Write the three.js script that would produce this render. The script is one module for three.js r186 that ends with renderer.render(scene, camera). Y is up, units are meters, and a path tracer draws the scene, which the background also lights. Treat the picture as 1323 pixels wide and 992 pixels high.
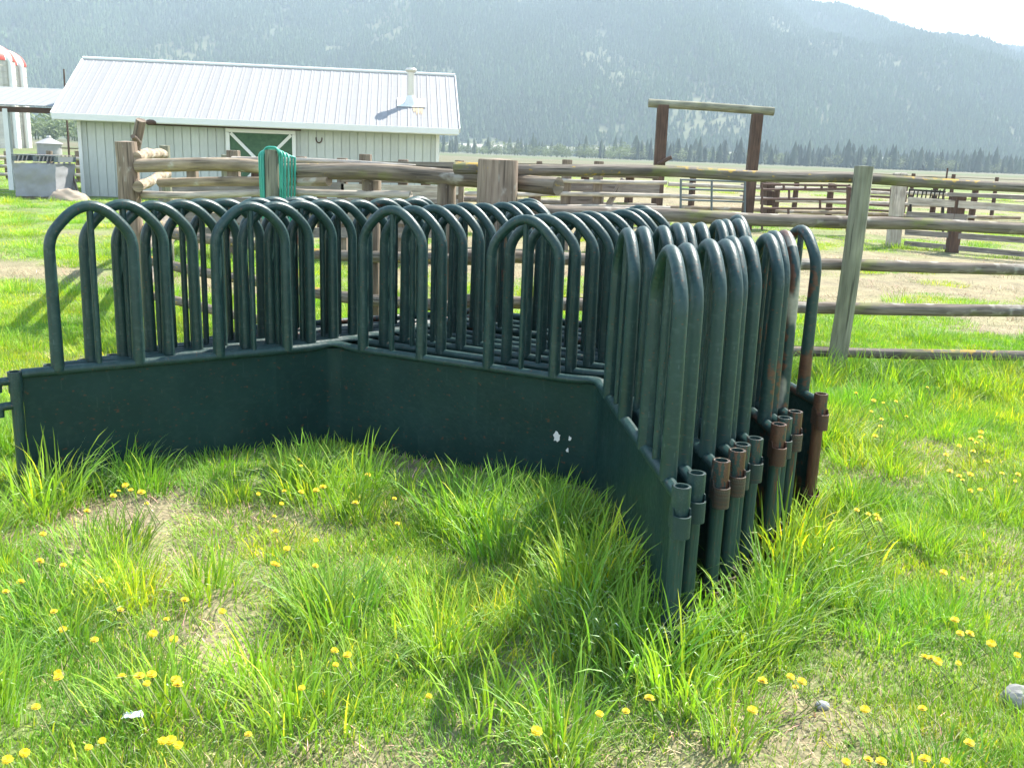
import * as THREE from 'three';
import { mergeGeometries } from 'three/addons/utils/BufferGeometryUtils.js';

// ---------------------------------------------------------------- camera, sky, sun, exposure
const scene = new THREE.Scene();
const F = 1230, PITCH = 0.237836, ROLL = 0.037147, EYE = 1.6557;      // pixels of a 1323 x 992 picture, radians, metres
const camera = new THREE.PerspectiveCamera(2 * Math.atan(496 / F) * 180 / Math.PI, 1323 / 992, 0.1, 9000);
const cp = Math.cos(PITCH), sp = Math.sin(PITCH), cr = Math.cos(ROLL), sr = Math.sin(ROLL);
const vFwd = new THREE.Vector3(0, -sp, -cp), vUp0 = new THREE.Vector3(0, cp, -sp), vRt0 = new THREE.Vector3(1, 0, 0);
const vRt = vRt0.clone().multiplyScalar(cr).addScaledVector(vUp0, sr);
const vUp = vUp0.clone().multiplyScalar(cr).addScaledVector(vRt0, -sr);
camera.position.set(0, EYE, 0);
camera.quaternion.setFromRotationMatrix(new THREE.Matrix4().makeBasis(vRt, vUp, vFwd.clone().negate()));
scene.add(camera);

const renderer = new THREE.WebGLRenderer({ antialias: true });
renderer.toneMapping = THREE.LinearToneMapping;
renderer.toneMappingExposure = 3.3;
renderer.shadowMap.enabled = true;

const SUN_AZ = 0.72, SUN_EL = 0.88;                                   // right of the view, above the horizon (radians)
const sunDir = new THREE.Vector3(Math.sin(SUN_AZ) * Math.cos(SUN_EL), Math.sin(SUN_EL), -Math.cos(SUN_AZ) * Math.cos(SUN_EL));
const sun = new THREE.DirectionalLight(new THREE.Color(1, 0.95, 0.86), 5.0);
sun.position.copy(sunDir).multiplyScalar(60).add(new THREE.Vector3(0, 0, -10));
sun.target.position.set(0, 0, -10); scene.add(sun, sun.target);
sun.castShadow = true; sun.shadow.mapSize.set(4096, 4096); sun.shadow.radius = 1;
Object.assign(sun.shadow.camera, { left: -30, right: 30, top: 30, bottom: -30, near: 1, far: 140 });
{
  const w = 256, h = 128, d = new Float32Array(w * h * 4);
  for (let j = 0; j < h; j++) for (let i = 0; i < w; i++) {
    const el = ((j + 0.5) / h - 0.5) * Math.PI, az = ((i + 0.5) / w - 0.5) * 2 * Math.PI;
    const dx = Math.cos(el) * Math.cos(az), dy = Math.sin(el), dz = Math.cos(el) * Math.sin(az);
    const c = Math.max(0, dx * sunDir.x + dy * sunDir.y + dz * sunDir.z);
    const k = Math.pow(Math.max(0, 1 - Math.max(dy, 0)), 2.2);        // pale towards the horizon
    const low = 1.1 * Math.pow(Math.max(0, 1 - Math.max(dy, 0)), 5), glow = low + 0.3 * Math.pow(c, 6);
    const o = (j * w + i) * 4;
    d[o] = 0.16 + 0.36 * k + glow; d[o + 1] = 0.27 + 0.28 * k + glow; d[o + 2] = 0.46 + 0.14 * k + glow * 0.95; d[o + 3] = 1;
  }
  const t = new THREE.DataTexture(d, w, h, THREE.RGBAFormat, THREE.FloatType);
  t.mapping = THREE.EquirectangularReflectionMapping; t.magFilter = THREE.LinearFilter; t.needsUpdate = true;
  scene.background = t; scene.environment = t;
}
scene.fog = new THREE.FogExp2(new THREE.Color(0.7, 0.87, 1.0), 0.00033);

// ---------------------------------------------------------------- helpers
function rng(seed) { let a = seed >>> 0; return () => { a = (a + 0x6D2B79F5) >>> 0; let t = a; t = Math.imul(t ^ (t >>> 15), t | 1); t ^= t + Math.imul(t ^ (t >>> 7), t | 61); return ((t ^ (t >>> 14)) >>> 0) / 4294967296; }; }
const lerp = (a, b, t) => a + (b - a) * t, clamp = (x, a = 0, b = 1) => Math.min(b, Math.max(a, x));
const sstep = (a, b, x) => { const t = clamp((x - a) / (b - a)); return t * t * (3 - 2 * t); };
function hash2(i, j) { let h = Math.imul(i | 0, 374761393) + Math.imul(j | 0, 668265263); h = Math.imul(h ^ (h >>> 13), 1274126177); return ((h ^ (h >>> 16)) >>> 0) / 4294967296; }
function vnoise(x, y, p = 0) {                                        // value noise 0..1, p = period in cells
  const i = Math.floor(x), j = Math.floor(y), fx = x - i, fy = y - j, m = p ? (k) => ((k % p) + p) % p : (k) => k;
  const u = fx * fx * (3 - 2 * fx), v = fy * fy * (3 - 2 * fy);
  return lerp(lerp(hash2(m(i), m(j)), hash2(m(i + 1), m(j)), u), lerp(hash2(m(i), m(j + 1)), hash2(m(i + 1), m(j + 1)), u), v);
}
function fbm(x, y, o = 4, p = 0) { let s = 0, a = 0.5, n = 0; for (let k = 0; k < o; k++) { s += a * vnoise(x + k * 17 * (p ? 0 : 1), y, p); n += a; x *= 2; y *= 2; p *= 2; a *= 0.5; } return s / n; }
const interp = (tab, x) => { if (x <= tab[0][0]) return tab[0][1]; for (let i = 1; i < tab.length; i++) if (x <= tab[i][0]) { const [a, b] = tab[i - 1], [c, d] = tab[i]; return lerp(b, d, (x - a) / (c - a)); } return tab[tab.length - 1][1]; };
// a picture pixel gives a direction; height or distance comes from what the thing stands on
function ray(px, py) { return vFwd.clone().addScaledVector(vRt, (px - 661.5) / F).addScaledVector(vUp, -(py - 496) / F); }
const atZ = (px, py, z) => { const d = ray(px, py); return new THREE.Vector3(0, EYE, 0).addScaledVector(d, z / -d.z); };
const atY = (px, py, y = 0) => { const d = ray(px, py); return new THREE.Vector3(0, EYE, 0).addScaledVector(d, (y - EYE) / d.y); };

function makeTex(w, h, fn, srgb = true) {                              // fn(u, v) gives linear rgb
  const d = new Uint8Array(w * h * 4), g = (c) => Math.round(255 * clamp(srgb ? (c <= 0.0031308 ? 12.92 * c : 1.055 * Math.pow(c, 1 / 2.4) - 0.055) : c));
  for (let j = 0; j < h; j++) for (let i = 0; i < w; i++) { const c = fn(i / w, j / h), o = (j * w + i) * 4; d[o] = g(c[0]); d[o + 1] = g(c[1]); d[o + 2] = g(c[2]); d[o + 3] = 255; }
  const t = new THREE.DataTexture(d, w, h, THREE.RGBAFormat); t.wrapS = t.wrapT = THREE.RepeatWrapping; t.magFilter = THREE.LinearFilter; t.minFilter = THREE.LinearMipmapLinearFilter; t.generateMipmaps = true;
  if (srgb) t.colorSpace = THREE.SRGBColorSpace; t.needsUpdate = true; return t;
}
const mixc = (a, b, t) => [lerp(a[0], b[0], t), lerp(a[1], b[1], t), lerp(a[2], b[2], t)];
const mulc = (a, k) => [a[0] * k, a[1] * k, a[2] * k];

const used = new Map(), offs = new WeakMap();
function numbered(n) { const k = used.get(n) || 0; used.set(n, k + 1); return k ? `${n}_${String(k).padStart(3, '0')}` : n; }
function shade(o) { o.traverse((m) => { if (m.isMesh) { m.castShadow = true; m.receiveShadow = true; } }); return o; }
function tag(o, label, category, group, kind) { if (label) o.userData.label = label; if (category) o.userData.category = category; if (group) o.userData.group = group; if (kind) o.userData.kind = kind; return o; }
function thing(name, label, category, base = new THREE.Vector3(), group, turn = 0) {
  const o = new THREE.Group(); o.name = numbered(name); o.position.copy(base); o.rotation.y = turn; scene.add(o); offs.set(o, base.clone()); return tag(o, label, category, group);
}
function part(name, geo, m, parent, world = true) {                   // world: the shape is given in world coordinates, its thing is unturned
  const o = new THREE.Mesh(geo, m); o.name = name; o.castShadow = o.receiveShadow = true; parent.add(o);
  const b = offs.get(parent) || new THREE.Vector3(); offs.set(o, b); if (world) geo.translate(-b.x, -b.y, -b.z);
  return o;
}
function struct(name, geo, m, label, kind = 'structure') { const o = new THREE.Mesh(geo, m); o.name = numbered(name); o.receiveShadow = o.castShadow = true; scene.add(o); return tag(o, label, name.replace(/_/g, ' ').split(' ').slice(-1)[0], null, kind); }

function tube(pts, r, seg = 10, opt = {}) {                            // swept round bar; r may be a function (t, angle) of 0..1 along it
  const n = pts.length, rf = typeof r === 'function' ? r : () => r, pos = [], uv = [], idx = [];
  const tan = pts.map((p, i) => { const a = pts[opt.closed ? (i - 1 + n) % n : Math.max(0, i - 1)], b = pts[opt.closed ? (i + 1) % n : Math.min(n - 1, i + 1)]; return b.clone().sub(a).normalize(); });
  let N = new THREE.Vector3(0, 1, 0); if (Math.abs(tan[0].y) > 0.9) N.set(0, 0, 1);
  N.addScaledVector(tan[0], -N.dot(tan[0])).normalize();
  let len = 0; const rows = opt.closed ? n + 1 : n;
  const add = (p, row, u) => { pos.push(p.x, p.y, p.z); };
  for (let k = 0; k < rows; k++) {
    const i = k % n, T = tan[i]; if (k) { len += pts[i].distanceTo(pts[(k - 1) % n]); N.addScaledVector(T, -N.dot(T)).normalize(); }
    const B = new THREE.Vector3().crossVectors(T, N), sq = opt.squash ? opt.squash(k / (rows - 1)) : 1;
    for (let s = 0; s <= seg; s++) {
      const a = s / seg * Math.PI * 2, rr = rf(k / (rows - 1), a);
      const p = pts[i].clone().addScaledVector(N, Math.cos(a) * rr * (opt.squashN ? sq : 1)).addScaledVector(B, Math.sin(a) * rr * (opt.squashN ? 1 / sq : 1));
      add(p); uv.push(s / seg * Math.max(rf(0.5, 0), 0.02) * 6.283, len);
    }
  }
  const st = seg + 1;
  for (let k = 0; k < rows - 1; k++) for (let s = 0; s < seg; s++) { const a = k * st + s; idx.push(a, a + 1, a + st, a + 1, a + st + 1, a + st); }
  let g = new THREE.BufferGeometry(); g.setAttribute('position', new THREE.Float32BufferAttribute(pos, 3)); g.setAttribute('uv', new THREE.Float32BufferAttribute(uv, 2)); g.setIndex(idx); g.computeVertexNormals();
  if (!opt.closed && !opt.open) {                                      // end discs, slightly domed
    const cap = (row, i, flip) => {
      const c = new THREE.BufferGeometry(), cpos = [], cuv = [], cid = [], T = tan[i].clone().multiplyScalar(flip ? -1 : 1), rr = rf(flip ? 0 : 1, 0);
      for (let s = 0; s <= seg; s++) { const o = (row * st + s) * 3; cpos.push(pos[o], pos[o + 1], pos[o + 2]); const a = s / seg * 6.283; cuv.push(0.5 + Math.cos(a) * rr, 0.5 + Math.sin(a) * rr); }
      const q = pts[i].clone().addScaledVector(T, rr * 0.08); cpos.push(q.x, q.y, q.z); cuv.push(0.5, 0.5);
      for (let s = 0; s < seg; s++) flip ? cid.push(s, seg + 1, s + 1) : cid.push(s, s + 1, seg + 1);
      c.setAttribute('position', new THREE.Float32BufferAttribute(cpos, 3)); c.setAttribute('uv', new THREE.Float32BufferAttribute(cuv, 2)); c.setIndex(cid); c.computeVertexNormals(); return c;
    };
    g = mergeGeometries([g, cap(0, 0, true), cap(n - 1, n - 1, false)]);
  }
  return g;
}
function fillet(pts, rad, steps = 7) {                                 // polyline with rounded corners
  const out = [pts[0].clone()];
  for (let i = 1; i < pts.length - 1; i++) {
    const p = pts[i], a = pts[i - 1].clone().sub(p), b = pts[i + 1].clone().sub(p), la = a.length(), lb = b.length(); a.normalize(); b.normalize();
    const R = Array.isArray(rad) ? rad[i - 1] : rad, ang = Math.acos(clamp(a.dot(b), -1, 1)), q = R > 0.19 ? 0.68 : R > 0.15 ? 0.3 : 0.49, d = Math.min(R / Math.tan(ang / 2), la * q, lb * q);
    const s = p.clone().addScaledVector(a, d), e = p.clone().addScaledVector(b, d);
    for (let k = 0; k <= steps; k++) { const t = k / steps; out.push(s.clone().multiplyScalar((1 - t) * (1 - t)).addScaledVector(p, 2 * t * (1 - t)).addScaledVector(e, t * t)); }
  }
  out.push(pts[pts.length - 1].clone()); return out;
}
function box(w, h, d, x = 0, y = 0, z = 0, bev = 0.006) {              // chamfered box, uv in metres
  const b = Math.min(bev, w / 4, h / 4, d / 4), s = new THREE.Shape();
  const X = w / 2 - b, Y = h / 2 - b; s.moveTo(-X, -Y); s.lineTo(X, -Y); s.lineTo(X, Y); s.lineTo(-X, Y);
  const g = new THREE.ExtrudeGeometry(s, { depth: d - 2 * b, bevelEnabled: true, bevelThickness: b, bevelSize: b, bevelSegments: 1 });
  g.translate(0, 0, -(d - 2 * b) / 2); return g.translate(x, y, z);
}
function beam(a, b, w, h, bev = 0.008) {                               // squared timber between two points (h upright)
  const L = a.distanceTo(b), g = box(h, w, L, 0, 0, 0, bev), d = b.clone().sub(a).normalize();
  const up = Math.abs(d.y) > 0.9 ? new THREE.Vector3(0, 0, 1) : new THREE.Vector3(0, 1, 0), x = up.clone().addScaledVector(d, -up.dot(d)).normalize(), y = new THREE.Vector3().crossVectors(d, x);
  // long texture axis follows the timber
  g.applyMatrix4(new THREE.Matrix4().makeBasis(x, y, d)); const uv = g.attributes.uv, p = g.attributes.position;
  const mid = a.clone().add(b).multiplyScalar(0.5);
  for (let i = 0; i < p.count; i++) { const q = new THREE.Vector3().fromBufferAttribute(p, i); uv.setXY(i, q.dot(x) + q.dot(y) * 0.7, q.dot(d)); }
  return g.translate(mid.x, mid.y, mid.z);
}
let logSeed = 1;
function log(pts, r0, r1 = r0, rough = 0.1, seg = 11) {                // peeled, slightly crooked round timber
  const R = rng(900 + logSeed++ * 77), c = pts.length === 2 ? new THREE.LineCurve3(pts[0], pts[1]) : new THREE.CatmullRomCurve3(pts);
  const L = c.getLength(), n = Math.max(6, Math.min(40, Math.round(L / 0.2))), o = R() * 50, P = [];
  for (let i = 0; i <= n; i++) { const t = i / n, p = c.getPointAt(t); const e = Math.sin(Math.PI * t) ; p.y += (vnoise(o + t * L * 0.9, 3.3) - 0.5) * r0 * 0.9 * e; p.z += (vnoise(o + t * L * 0.9, 9.3) - 0.5) * r0 * 0.9 * e; P.push(p); }
  return tube(P, (t, a) => lerp(r0, r1, t) * (1 + rough * (vnoise(o + t * L * 2.2, a * 1.1) - 0.5) * 2 + rough * 0.5 * (vnoise(o + 7 + t * L * 9, a * 2) - 0.5)), seg);
}

// ---------------------------------------------------------------- materials
const std = (o) => new THREE.MeshStandardMaterial(Object.assign({ side: THREE.DoubleSide }, o));
const G1 = [0.0125, 0.04, 0.0365], RUST = [0.085, 0.038, 0.022], PALE = [0.34, 0.33, 0.26];
function paintTex(seed, rust, pale, wear = 1) {
  return makeTex(256, 512, (u, v) => {
    const n = fbm(u * 8 + seed, v * 8, 4), f = fbm(u * 40 + seed, v * 60, 3), s = fbm(u * 16 + seed * 3, v * 5, 4);
    let c = mulc(G1, 0.82 + 0.36 * n + 0.12 * (f - 0.5));
    c = mixc(c, [0.05, 0.085, 0.075], wear * (0.3 * sstep(0.56, 0.75, f) + 0.25 * sstep(0.55, 0.75, s)));                   // dust and chalking
    c = mixc(c, mulc(RUST, 1.2), 0.8 * sstep(0.8, 0.85, fbm(u * 75 + seed * 7, v * 110, 2))); c = mixc(c, [0.09, 0.13, 0.12], 0.5 * wear *  sstep(0.83, 0.87, fbm(u * 120 + seed, v * 14 + u * 40, 2)));
    if (rust) c = mixc(c, mulc(RUST, 0.55 + 0.9 * f), sstep(1 - rust, 1.08 - rust, s * 0.75 + f * 0.25));
    if (pale) c = mixc(c, mulc(PALE, 0.7 + 0.5 * f), 0.85 * sstep(1 - pale, 1.1 - pale, fbm(u * 10 + seed + 40, v * 4, 4)));
    return c;
  });
}
const roughT = makeTex(256, 256, (u, v) => { const n = 0.3 + 0.3 * fbm(u * 8, v * 8, 4, 8) + 0.12 * vnoise(u * 90, v * 90, 90); return [0, n, 0]; }, false);
const grainT = makeTex(256, 256, (u, v) => { const n = 0.5 * fbm(u * 16, v * 16, 4, 16) + 0.5 * vnoise(u * 120, v * 120, 120); return [n, n, n]; }, false);
const paint = (s, r, p) => new THREE.MeshPhysicalMaterial({ side: THREE.DoubleSide, map: paintTex(s, r, p), roughnessMap: roughT, roughness: 0.86, specularIntensity: 0.75, bumpMap: grainT, bumpScale: 0.0012 });
const M = {};
M.green = paint(1, 0.0, 0); M.chip = paint(5, 0.42, 0); M.rusty = paint(9, 0.56, 0.3); M.rust = paint(14, 0.68, 0.1); M.paleRust = paint(21, 0.5, 0.55);
M.chipMore = paint(44, 0.5, 0.22); M.sheet = M.green.clone(); M.sheet.map = paintTex(33, 0, 0, 0.3); M.sheet.color = new THREE.Color(0.85, 0.85, 0.85); M.sheet.specularIntensity = 0.3; M.sheetChip = M.chip.clone(); M.sheetChip.specularIntensity = 0.3;      // weathered, dull sheet steel
M.inside = std({ color: new THREE.Color(0.02, 0.018, 0.016), roughness: 0.9 });
M.scuff = std({ color: new THREE.Color(0.62, 0.62, 0.6), roughness: 0.8 });
function tfbm(u, v, fu, fv, o, sd) {                                    // tiles over the unit square
  let r = 0, a = 0.5, n = 0; for (let k = 0; k < o; k++) { const x = u * fu, y = v * fv, i = Math.floor(x), j = Math.floor(y), fx = x - i, fy = y - j, A = fx * fx * (3 - 2 * fx), B = fy * fy * (3 - 2 * fy), h = (p, q) => hash2(((p % fu) + fu) % fu + sd * 131 + k * 977, ((q % fv) + fv) % fv + sd * 57); r += a * lerp(lerp(h(i, j), h(i + 1, j), A), lerp(h(i, j + 1), h(i + 1, j + 1), A), B); n += a; a *= 0.5; fu *= 2; fv *= 2; } return r / n;
}
function woodTex(seed, base, dark, o = {}) {                           // covers 0.5 m round and 2 m along
  const t = makeTex(256, 512, (u, v) => {
    const s = tfbm(u + 0.02 * tfbm(u, v, 3, 6, 2, seed), v, 26, 8, 3, seed), b = tfbm(u, v, 4, 9, 4, seed + 1), k = tfbm(u + 0.03 * (tfbm(u, v, 2, 8, 2, seed) - 0.5), v, 34, 5, 2, seed + 2);
    let c = mixc(dark, base, clamp(0.05 + 1.0 * s)); c = mulc(c, 0.48 + 0.66 * b);
    c = mulc(c, 1 - 0.6 * sstep(0.72, 0.86, k));                                      // drying cracks
    if (o.pale) c = mixc(c, [0.5, 0.47, 0.4], 0.6 * sstep(1 - o.pale, 1.16 - o.pale, tfbm(u, v, 5, 12, 5, seed + 3)));
    if (o.moss) c = mixc(c, mulc([0.16, 0.17, 0.05], 0.6 + 0.8 * s), 0.7 * sstep(1 - o.moss, 1.2 - o.moss, tfbm(u, v, 4, 10, 5, seed + 4)));
    if (o.lichen) c = mixc(c, mulc(o.lichenColor || [0.42, 0.27, 0.035], 0.6 + 0.7 * s), 0.8 * sstep(1 - o.lichen, 1.08 - o.lichen, 0.6 * tfbm(u, v, 3, 5, 3, seed + 5) + 0.4 * tfbm(u, v, 24, 60, 3, seed + 6)));
    return c;
  }); t.repeat.set(2, 0.5); return t;
}
const woodB = makeTex(256, 512, (u, v) => { const s = 0.6 * tfbm(u, v, 26, 8, 4, 2) + 0.4 * (1 - sstep(0.68, 0.84, tfbm(u, v, 34, 5, 2, 3))); return [s, s, s]; }, false); woodB.repeat.set(2, 0.5);
const wood = (seed, base, dark, o) => std({ map: woodTex(seed, base, dark, o), bumpMap: woodB, bumpScale: 0.01, roughness: 0.92 });
M.rail = wood(3, [0.3, 0.25, 0.2], [0.08, 0.065, 0.05], { lichen: 0.3, moss: 0.34, pale: 0.36 });
M.railOld = wood(8, [0.27, 0.23, 0.18], [0.07, 0.058, 0.045], { lichen: 0.36, moss: 0.42 });
M.logPale = wood(12, [0.46, 0.36, 0.24], [0.16, 0.115, 0.075], { pale: 0.4, lichen: 0.25 });
M.logDark = wood(17, [0.3, 0.24, 0.17], [0.085, 0.065, 0.045], { pale: 0.42, lichen: 0.33, moss: 0.34 });
M.post = wood(23, [0.34, 0.27, 0.2], [0.1, 0.07, 0.05], { pale: 0.2 });
M.bigPost = wood(27, [0.44, 0.34, 0.25], [0.14, 0.095, 0.065], { pale: 0.34, lichen: 0.22 });
M.treated = wood(31, [0.31, 0.31, 0.22], [0.15, 0.15, 0.1], { moss: 0.3 });
M.brown = wood(37, [0.15, 0.09, 0.06], [0.05, 0.03, 0.022], {});
M.plank = wood(41, [0.33, 0.29, 0.25], [0.15, 0.13, 0.11], { pale: 0.25 });
M.plankPale = wood(45, [0.62, 0.55, 0.45], [0.32, 0.27, 0.22], { pale: 0.4 });
M.pipeRust = std({ color: new THREE.Color(0.115, 0.068, 0.052), roughness: 0.85 });
M.pipeBlue = std({ color: new THREE.Color(0.12, 0.14, 0.145), roughness: 0.7 });
const cladT = makeTex(128, 512, (u, v) => { const s = fbm(u * 20, v * 3, 4), b = fbm(u * 3 + 5, v * 5, 3); return mulc([0.53, 0.565, 0.53], 0.82 + 0.16 * s + 0.1 * (b - 0.5)); });
M.clad = std({ map: cladT, roughness: 0.7 });
M.cladWarm = std({ map: cladT, color: new THREE.Color(0.93, 0.95, 0.93), roughness: 0.75 });
M.white = std({ color: new THREE.Color(0.68, 0.69, 0.66), roughness: 0.8 });
const roofT = makeTex(256, 512, (u, v) => { const b = fbm(u * 5, v * 7, 4), s = fbm(u * 60, v * 4, 3); return mulc([0.325, 0.32, 0.315], 0.84 + 0.12 * b + 0.06 * (s - 0.5)); });
M.roof = std({ map: roofT, roughness: 0.92 });
M.sheetGrey = std({ map: roofT, color: new THREE.Color(0.85, 0.9, 0.92), roughness: 0.95 });
M.zinc = std({ color: new THREE.Color(0.55, 0.53, 0.47), roughness: 0.4, metalness: 0.6 });
M.doorGreen = std({ map: makeTex(256, 256, (u, v) => { const n = fbm(u * 14, v * 18, 4, 0), b = fbm(u * 4, v * 4, 3); return mixc([0.028, 0.075, 0.04], [0.075, 0.15, 0.075], clamp(n * 0.8 + b * 0.3 - 0.1)); }), roughness: 0.8 });
M.hose = std({ color: new THREE.Color(0.045, 0.33, 0.23), roughness: 0.45 });
M.stone = std({ map: makeTex(128, 128, (u, v) => mulc([0.22, 0.215, 0.2], 0.7 + 0.6 * fbm(u * 10, v * 10, 4))), roughness: 0.95 });
M.tarp = std({ map: makeTex(256, 256, (u, v) => mulc([0.27, 0.275, 0.285], 0.82 + 0.3 * fbm(u * 5, v * 5, 4))), roughness: 0.75 });
M.soil = std({ map: makeTex(256, 256, (u, v) => mixc([0.2, 0.155, 0.11], [0.42, 0.35, 0.27], fbm(u * 16, v * 16, 5, 16))), roughness: 1 });

// ---------------------------------------------------------------- the ground
// plan coordinates: x to the right, d = distance ahead (d = -z)
const bump = (x, d) => { const k = 1 - sstep(14, 26, d); return k * ((fbm(x * 1.3 + 4, d * 1.3, 3) - 0.5) * 0.07 + (fbm(x * 5, d * 5 + 9, 2) - 0.5) * 0.03); };
const greenAt = (x, d) => {                                            // how much of the soil is covered with grass, 0..1
  let g = fbm(x * 0.5 + 11, d * 0.5 + 3, 4) * 0.75 + 0.25 * fbm(x * 2.1, d * 2.1, 3);
  if (d < 9.5) { g = 0.77 + (g - 0.5) * 2.0; g -= 0.46 * Math.exp(-((x - 2.6) ** 2 / 1.3 + (d - 3.6) ** 2 / 1.6)) + 0.2 * Math.exp(-((x - 0.75) ** 2 / 0.25 + (d - 2.7) ** 2 / 0.15)) + 0.55 * Math.exp(-((x + 1.75) ** 2 / 0.2 + (d - 4.15) ** 2 / 0.05)); g -= 0.45 * Math.exp(-((x + 3.2) ** 2 / 0.5 + (d - 6.6) ** 2 / 0.9)); }
  else if (x > -1 - (d - 9) * 0.2) g = (g - 0.3) * 1.7 + 0.2 * (1 - sstep(10, 15, d)) + 0.03 + 0.18 * sstep(40, 90, d);
  else g = 0.66 + (g - 0.5) * 1.5;
  return clamp(g);
};
{
  const axis = (fine0, fine1, step, lo, hi) => { const a = []; for (let v = fine0; v <= fine1; v += step) a.push(v); let s = step, v = fine1; while (v < hi) { s *= 1.16; v += s; a.push(v); } s = step; v = fine0; while (v > lo) { s *= 1.16; v -= s; a.unshift(v); } return a; };
  const X = axis(-4.5, 5.5, 0.07, -3600, 3600), D = axis(1.2, 10, 0.07, -1500, 2900), pos = [], uv = [], col = [], idx = [];
  const tan = [0.24, 0.2, 0.125], straw = [0.3, 0.26, 0.14], grn = [0.15, 0.22, 0.045];
  for (const d of D) for (const x of X) {
    pos.push(x, bump(x, d), -d); uv.push(x / 2.6, d / 2.6);
    const g = greenAt(x, d), n = fbm(x * 3, d * 3 + 40, 3); let c = mixc(mixc(tan, straw, n), grn, sstep(0.3, 0.75, g));
    if (d > 60) { const q = fbm(x * 0.008, d * 0.02, 3); c = mixc(c, mixc([0.15, 0.14, 0.075], [0.1, 0.125, 0.045], sstep(0.4, 0.6, q)), sstep(60, 160, d)); }
    col.push(...c);
  }
  const w = X.length; for (let j = 0; j < D.length - 1; j++) for (let i = 0; i < w - 1; i++) { const a = j * w + i; idx.push(a, a + 1, a + w, a + 1, a + w + 1, a + w); }
  const g = new THREE.BufferGeometry(); g.setAttribute('position', new THREE.Float32BufferAttribute(pos, 3)); g.setAttribute('uv', new THREE.Float32BufferAttribute(uv, 2)); g.setAttribute('color', new THREE.Float32BufferAttribute(col, 3)); g.setIndex(idx); g.computeVertexNormals();
  const t = makeTex(1024, 1024, (u, v) => { const a = fbm(u * 12, v * 12, 5, 12), b = fbm(u * 90, v * 60, 3), c = vnoise(u * 300, v * 300, 300); const k = 0.55 + 0.5 * a + 0.35 * (b - 0.5) + 0.2 * (c - 0.5); return [k, k * 0.985, k * 0.95]; });
  const b = makeTex(512, 512, (u, v) => { const n = 0.6 * fbm(u * 24, v * 24, 4, 24) + 0.4 * vnoise(u * 200, v * 200, 200); return [n, n, n]; }, false);
  struct('ground', g, std({ map: t, vertexColors: true, roughness: 1, bumpMap: b, bumpScale: 0.03 }), 'bare tan soil and straw of the farm yard and paddocks');
}

// ---------------------------------------------------------------- mountain, far wood, valley trees
const skyline = [[1030, -2], [1100, 22], [1180, 36], [1250, 45], [1323, 56]].map(([px, py]) => { const p = atZ(px, py, 2700); return [p.x, p.y - lerp(46, 24, (px - 1030) / 293)]; });
const ridgeTab = [[-3500, 460], [-1500, 560], [-700, 570], [0, 560], [skyline[0][0] - 340, skyline[0][1] + 60], ...skyline, [2000, 250], [3000, 150], [4200, 90]];
const bandTab = [[0, 0], [0.06, 0.03], [0.3, 0.3], [0.55, 0.58], [0.8, 0.84], [1, 1], [1.3, 0.95], [1.7, 0.8]];
const hillY = (x, d) => {
  const t = (d - 1160) / 1540; if (t < 0) return lerp(9, -6, clamp((1160 - d) / 70));
  const gully = (fbm(x * 0.0032 + 5, d * 0.0012, 4) - 0.5) * 190 * sstep(0.02, 0.4, t) * (1 - 0.75 * sstep(0.7, 1, t)) + (fbm(x * 0.011, d * 0.006, 4) - 0.5) * 40 * sstep(0.02, 0.3, t) * (1 - 0.5 * sstep(0.7, 1, t));
  return 9 + interp(ridgeTab, x + (t - 1) * 260) * interp(bandTab, t) + gully;
};
const woodMask = (x, d) => { const t = clamp((d - 1160) / 1540); return clamp(0.5 + 2.6 * (fbm(x * 0.011 + 1.5, d * 0.0045 + 8, 5) - 0.39 + 0.07 * sstep(-200, 700, x) + 0.05 * t) + 1.2 * (fbm(x * 0.03, d * 0.012, 3) - 0.5)); };
{
  const pos = [], col = [], idx = [], nx = 230, nd = 120;
  for (let j = 0; j <= nd; j++) for (let i = 0; i <= nx; i++) {
    const x = lerp(-3000, 3600, i / nx), d = lerp(1085, 3300, Math.pow(j / nd, 1.15)); pos.push(x, hillY(x, d), -d);
    const m = woodMask(x, d), n = fbm(x * 0.02, d * 0.02, 3); col.push(...mixc(mixc([0.12, 0.118, 0.05], [0.085, 0.105, 0.036], n), [0.06, 0.078, 0.032], sstep(0.2, 0.6, m)));
  }
  for (let j = 0; j < nd; j++) for (let i = 0; i < nx; i++) { const a = j * (nx + 1) + i; idx.push(a, a + 1, a + nx + 1, a + 1, a + nx + 2, a + nx + 1); }
  const g = new THREE.BufferGeometry(); g.setAttribute('position', new THREE.Float32BufferAttribute(pos, 3)); g.setAttribute('color', new THREE.Float32BufferAttribute(col, 3)); g.setIndex(idx); g.computeVertexNormals();
  struct('mountain', g, std({ vertexColors: true, roughness: 1 }), 'hazy mountainside with dry grass slopes beyond the valley');
  const rb = []; for (let i = 0; i <= 60; i++) { const x = lerp(-1200, 2200, i / 60); rb.push(x, 7 + 1.5 * Math.sin(x * 0.004), -1112, x, 10.5 + 1.5 * Math.sin(x * 0.004), -1120); }
  const ri = []; for (let i = 0; i < 60; i++) ri.push(i * 2, i * 2 + 2, i * 2 + 1, i * 2 + 1, i * 2 + 2, i * 2 + 3);
  const rg = new THREE.BufferGeometry(); rg.setAttribute('position', new THREE.Float32BufferAttribute(rb, 3)); rg.setIndex(ri); rg.computeVertexNormals();
  struct('road_embankment', rg, std({ color: new THREE.Color(0.42, 0.39, 0.32), roughness: 1 }), 'pale road bank running along the foot of the mountain');
}
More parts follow.
